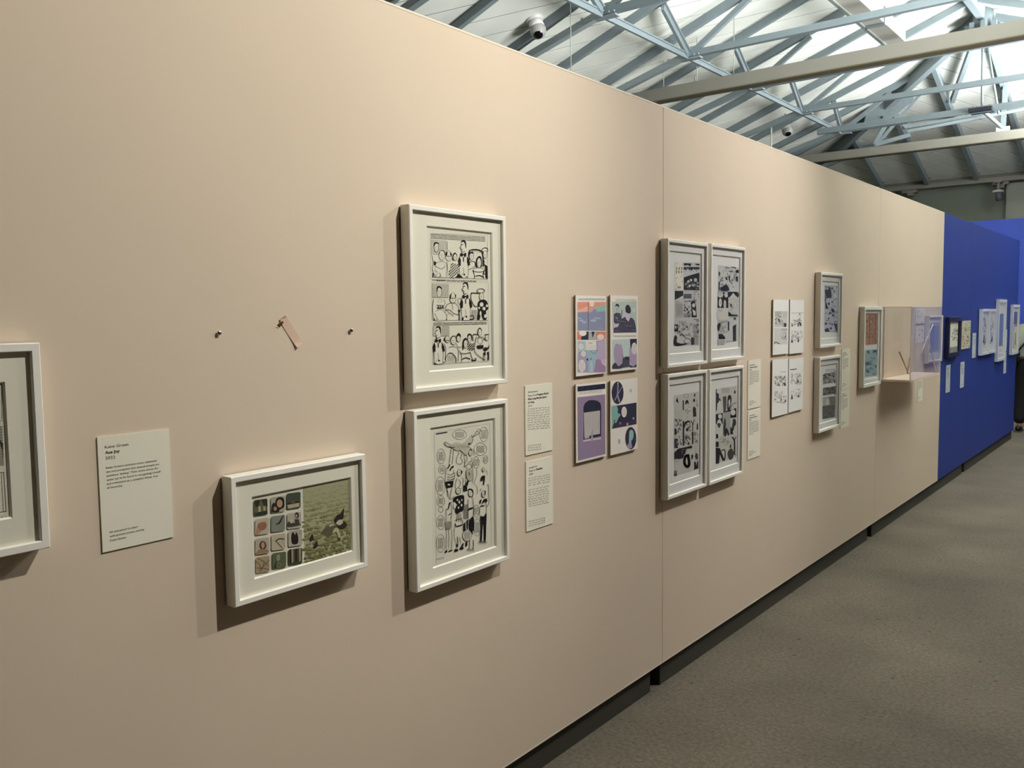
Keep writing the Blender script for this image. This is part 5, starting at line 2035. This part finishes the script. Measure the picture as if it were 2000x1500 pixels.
# --- two steel pins and a strip of masking tape left on the wall
for y, z, lab in ((1.1533, 1.5694, 'left steel pin on the bare beige wall'), (1.5472, 1.5674, 'right steel pin on the bare beige wall')):
    b = MB()
    b.tube([(WX, y, z), (WX + .005, y, z)], .0022, CHROME, 8)
    b.tube([(WX + .0035, y, z), (WX + .0055, y, z), (WX + .0075, y, z)], [.0052, .0055, .0035], CHROME, 14)
    tag(b.build('pin'), lab, 'pin')
TAPE = mat('masking_tape', (208, 178, 156), .6)
b = MB()
p0, p1 = Vector((WX + .0012, 1.3325, 1.6005)), Vector((WX + .0012, 1.3800, 1.5345))
ax = (p1 - p0).normalized()
sd = Vector((0, -ax.z, ax.y)) * -1
hw = .0120
rowsT = [(0, .0030), (.2, .0012), (.5, .0010), (.85, .0022), (1.0, .006)]
P_ = []
for t_, h_ in rowsT:
    c = p0.lerp(p1, t_)
    P_.append((Vector((WX + h_, c.y, c.z)) + sd * hw, Vector((WX + h_ * .6, c.y, c.z)) - sd * hw))
for i in range(len(P_) - 1):
    b.face([P_[i][0], P_[i + 1][0], P_[i + 1][1], P_[i][1]], TAPE)
c1 = [Vector((WX + .003, 1.3225, 1.5985)), Vector((WX + .006, 1.3365, 1.6085)), Vector((WX + .0035, 1.3415, 1.6005)), Vector((WX + .0035, 1.3265, 1.5895))]
b.face(c1, TAPE)
c2 = [Vector((WX + .004, 1.3120, 1.5850)), Vector((WX + .012, 1.3235, 1.5945)), Vector((WX + .012, 1.3265, 1.5900)), Vector((WX + .002, 1.3195, 1.5775))]
b.face(c2, mat('tape_fold', (150, 122, 92), .6))
tag(b.build('masking_tape'), 'pinkish strip of curled masking tape between the two pins', 'tape')


# ------------------------------------------------------------------ visitor at the far end
def skin_obj(name, joints, edges, m, parent, sub=2, loc=(0, 0, 0)):
    """joints: name -> (pos, radius or (rx, ry))"""
    keys = list(joints)
    bm = bmesh.new()
    sl_ = bm.verts.layers.skin.verify()
    vv = {}
    for k in keys:
        p, r = joints[k]
        v = bm.verts.new(Vector(p))
        v[sl_].radius = r if isinstance(r, tuple) else (r, r)
        v[sl_].use_root = (k == keys[0])
        vv[k] = v
    for a, b_ in edges:
        bm.edges.new((vv[a], vv[b_]))
    me = bpy.data.meshes.new(name)
    bm.to_mesh(me)
    bm.free()
    o = bpy.data.objects.new(name, me)
    COL.objects.link(o)
    md = o.modifiers.new('skin', 'SKIN')
    md.use_smooth_shade = True
    m2 = o.modifiers.new('sub', 'SUBSURF')
    m2.levels = sub
    m2.render_levels = sub
    dg = bpy.context.evaluated_depsgraph_get()
    ev = bpy.data.meshes.new_from_object(o.evaluated_get(dg))
    bpy.data.objects.remove(o)
    ev.materials.clear()
    ev.materials.append(m)
    for p in ev.polygons:
        p.use_smooth = True
    o = bpy.data.objects.new(name, ev)
    COL.objects.link(o)
    if parent:
        o.parent = parent
    return o


PX, PY = -1.68, 13.10
per = thing('person', 'person in pale grey shirt and black trousers with a dark shoulder strap, facing away', 'person', (PX, PY, 0))
SKIN = mat('skin', (190, 150, 124), .6)
SHIRT = mat('pale_shirt', (186, 192, 176), .8, noise=.03, nscale=20)
TROU = mat('black_trousers', (16, 16, 18), .8)
HAIR = mat('dark_hair', (26, 20, 18), .6)
# faces away (+y), bending a little towards the wall
J = {'pelvis': ((0, 0, .93), (.135, .10)), 'belly': ((0, .02, 1.08), (.12, .09)), 'chest': ((0, .02, 1.26), (.15, .10)), 'neckb': ((0, .03, 1.40), (.07, .06)), 'neck': ((0, .045, 1.46), .048),
     'shL': ((-.16, .02, 1.36), .052), 'elL': ((-.25, .10, 1.14), .037), 'wrL': ((-.13, .27, 1.08), .025), 'haL': ((-.09, .34, 1.09), .028),
     'shR': ((.16, .02, 1.36), .052), 'elR': ((.24, .04, 1.10), .037), 'wrR': ((.20, .20, .98), .025), 'haR': ((.18, .27, .97), .028),
     'hiL': ((-.09, 0, .86), .085), 'knL': ((-.10, .03, .48), .055), 'anL': ((-.11, -.02, .09), .038), 'toL': ((-.13, .14, .035), .032),
     'hiR': ((.09, 0, .86), .085), 'knR': ((.11, .02, .48), .055), 'anR': ((.12, -.03, .09), .038), 'toR': ((.14, .13, .035), .032)}
Ed = [('pelvis', 'belly'), ('belly', 'chest'), ('chest', 'neckb'), ('neckb', 'neck'), ('chest', 'shL'), ('shL', 'elL'), ('elL', 'wrL'), ('wrL', 'haL'), ('chest', 'shR'), ('shR', 'elR'), ('elR', 'wrR'), ('wrR', 'haR'),
      ('pelvis', 'hiL'), ('hiL', 'knL'), ('knL', 'anL'), ('anL', 'toL'), ('pelvis', 'hiR'), ('hiR', 'knR'), ('knR', 'anR'), ('anR', 'toR')]
for s_, hx in ((-1, 'L'), (1, 'R')):
    hp = Vector(J['ha' + hx][0])
    for k in range(4):
        a = hp + Vector(((k - 1.5) * .018, .045, -.004))
        c = a + Vector((0, .030, -.016))
        e = c + Vector((0, .012, -.026))
        J['f%s%da' % (hx, k)] = (a, .0095)
        J['f%s%db' % (hx, k)] = (c, .0085)
        J['f%s%dc' % (hx, k)] = (e, .0075)
        Ed += [('ha' + hx, 'f%s%da' % (hx, k)), ('f%s%da' % (hx, k), 'f%s%db' % (hx, k)), ('f%s%db' % (hx, k), 'f%s%dc' % (hx, k))]
    J['t' + hx] = (hp + Vector((-s_ * .035, .01, .0)), .0105)
    J['u' + hx] = (hp + Vector((-s_ * .052, .04, -.008)), .0085)
    Ed += [('ha' + hx, 't' + hx), ('t' + hx, 'u' + hx)]
skin_obj('body', J, Ed, SKIN, per)
K = {k: (J[k][0], tuple(a + .014 for a in (J[k][1] if isinstance(J[k][1], tuple) else (J[k][1], J[k][1])))) for k in ('belly', 'chest', 'neckb', 'shL', 'elL', 'shR', 'elR')}
K = {'belly': K['belly'], 'hem': ((0, .01, .99), (.145, .115)), **{k: v for k, v in K.items() if k != 'belly'}}
K['foL'] = (Vector(J['elL'][0]).lerp(Vector(J['wrL'][0]), .55), .045)
K['foR'] = (Vector(J['elR'][0]).lerp(Vector(J['wrR'][0]), .55), .045)
skin_obj('shirt', K, [('belly', 'hem'), ('belly', 'chest'), ('chest', 'neckb'), ('chest', 'shL'), ('shL', 'elL'), ('elL', 'foL'), ('chest', 'shR'), ('shR', 'elR'), ('elR', 'foR')], SHIRT, per)
T_ = {'pelvis': ((0, 0, .94), (.15, .115)), 'top': ((0, .01, 1.02), (.135, .105)),
      'hiL': ((-.09, 0, .84), .10), 'knL': ((-.10, .03, .48), .085), 'anL': ((-.11, -.02, .10), .075), 'hiR': ((.09, 0, .84), .10), 'knR': ((.11, .02, .48), .085), 'anR': ((.12, -.03, .10), .075)}
skin_obj('trousers', T_, [('pelvis', 'top'), ('pelvis', 'hiL'), ('hiL', 'knL'), ('knL', 'anL'), ('pelvis', 'hiR'), ('hiR', 'knR'), ('knR', 'anR')], TROU, per)
C0 = Vector((PX, PY, 0))
b = MB()
hc = C0 + Vector((0, .07, 1.575))
b.ball(hc, .10, SKIN, 18, (.78, .95, 1.2))
b.mesh([hc + Vector(p) for p in ((-.014, .09, .0), (.014, .09, .0), (0, .118, -.018), (0, .088, .04))], [(0, 1, 2), (1, 3, 2), (3, 0, 2)], SKIN)
for s_ in (-1, 1):
    b.ball(hc + Vector((s_ * .08, .0, 0)), .026, SKIN, 10, (.35, .8, 1.2))
b.build('head', per)
b = MB()
for s_ in (-1, 1):
    b.ball(hc + Vector((s_ * .03, .083, .012)), .011, mat('eye_white', (226, 224, 218), .3), 8)
    b.ball(hc + Vector((s_ * .03, .0925, .012)), .005, DARKP, 8)
b.build('eyes', per)
b = MB()
b.ball(hc + Vector((0, .084, -.05)), .02, mat('lips', (160, 96, 86), .5), 10, (1, .4, .25))
b.build('mouth', per)
b = MB()
b.ball(hc + Vector((0, -.014, .018)), .112, HAIR, 18, (.84, .92, 1.12), lo=-.75, hi=1)
b.build('hair', per)
b = MB()
sp_ = [(-.16, .13, 1.0), (-.09, .145, 1.16), (.03, .125, 1.33), (.09, .03, 1.435), (.05, -.09, 1.34), (-.06, -.115, 1.18), (-.165, -.08, 1.03)]
b.tube([C0 + Vector(p) for p in sp_], .012, mat('strap', (36, 42, 36), .7), 8)
b.build('strap', per)
b = MB()
b.box(PX - .24, PX - .155, PY - .10, PY + .14, .84, 1.05, mat('strap', (36, 42, 36), .7))
b.build('bag', per)
for s_ in (-1, 1):
    b = MB()
    fx = PX + s_ * .12
    b.ball((fx, PY + .05, .045), .06, mat('shoe', (20, 20, 22), .5), 12, (.75, 2.1, .72))
    b.box(fx - .04, fx + .04, PY - .07, PY + .17, 0.0, .02, mat('sole', (70, 62, 56), .7))
    b.build('shoe', per)
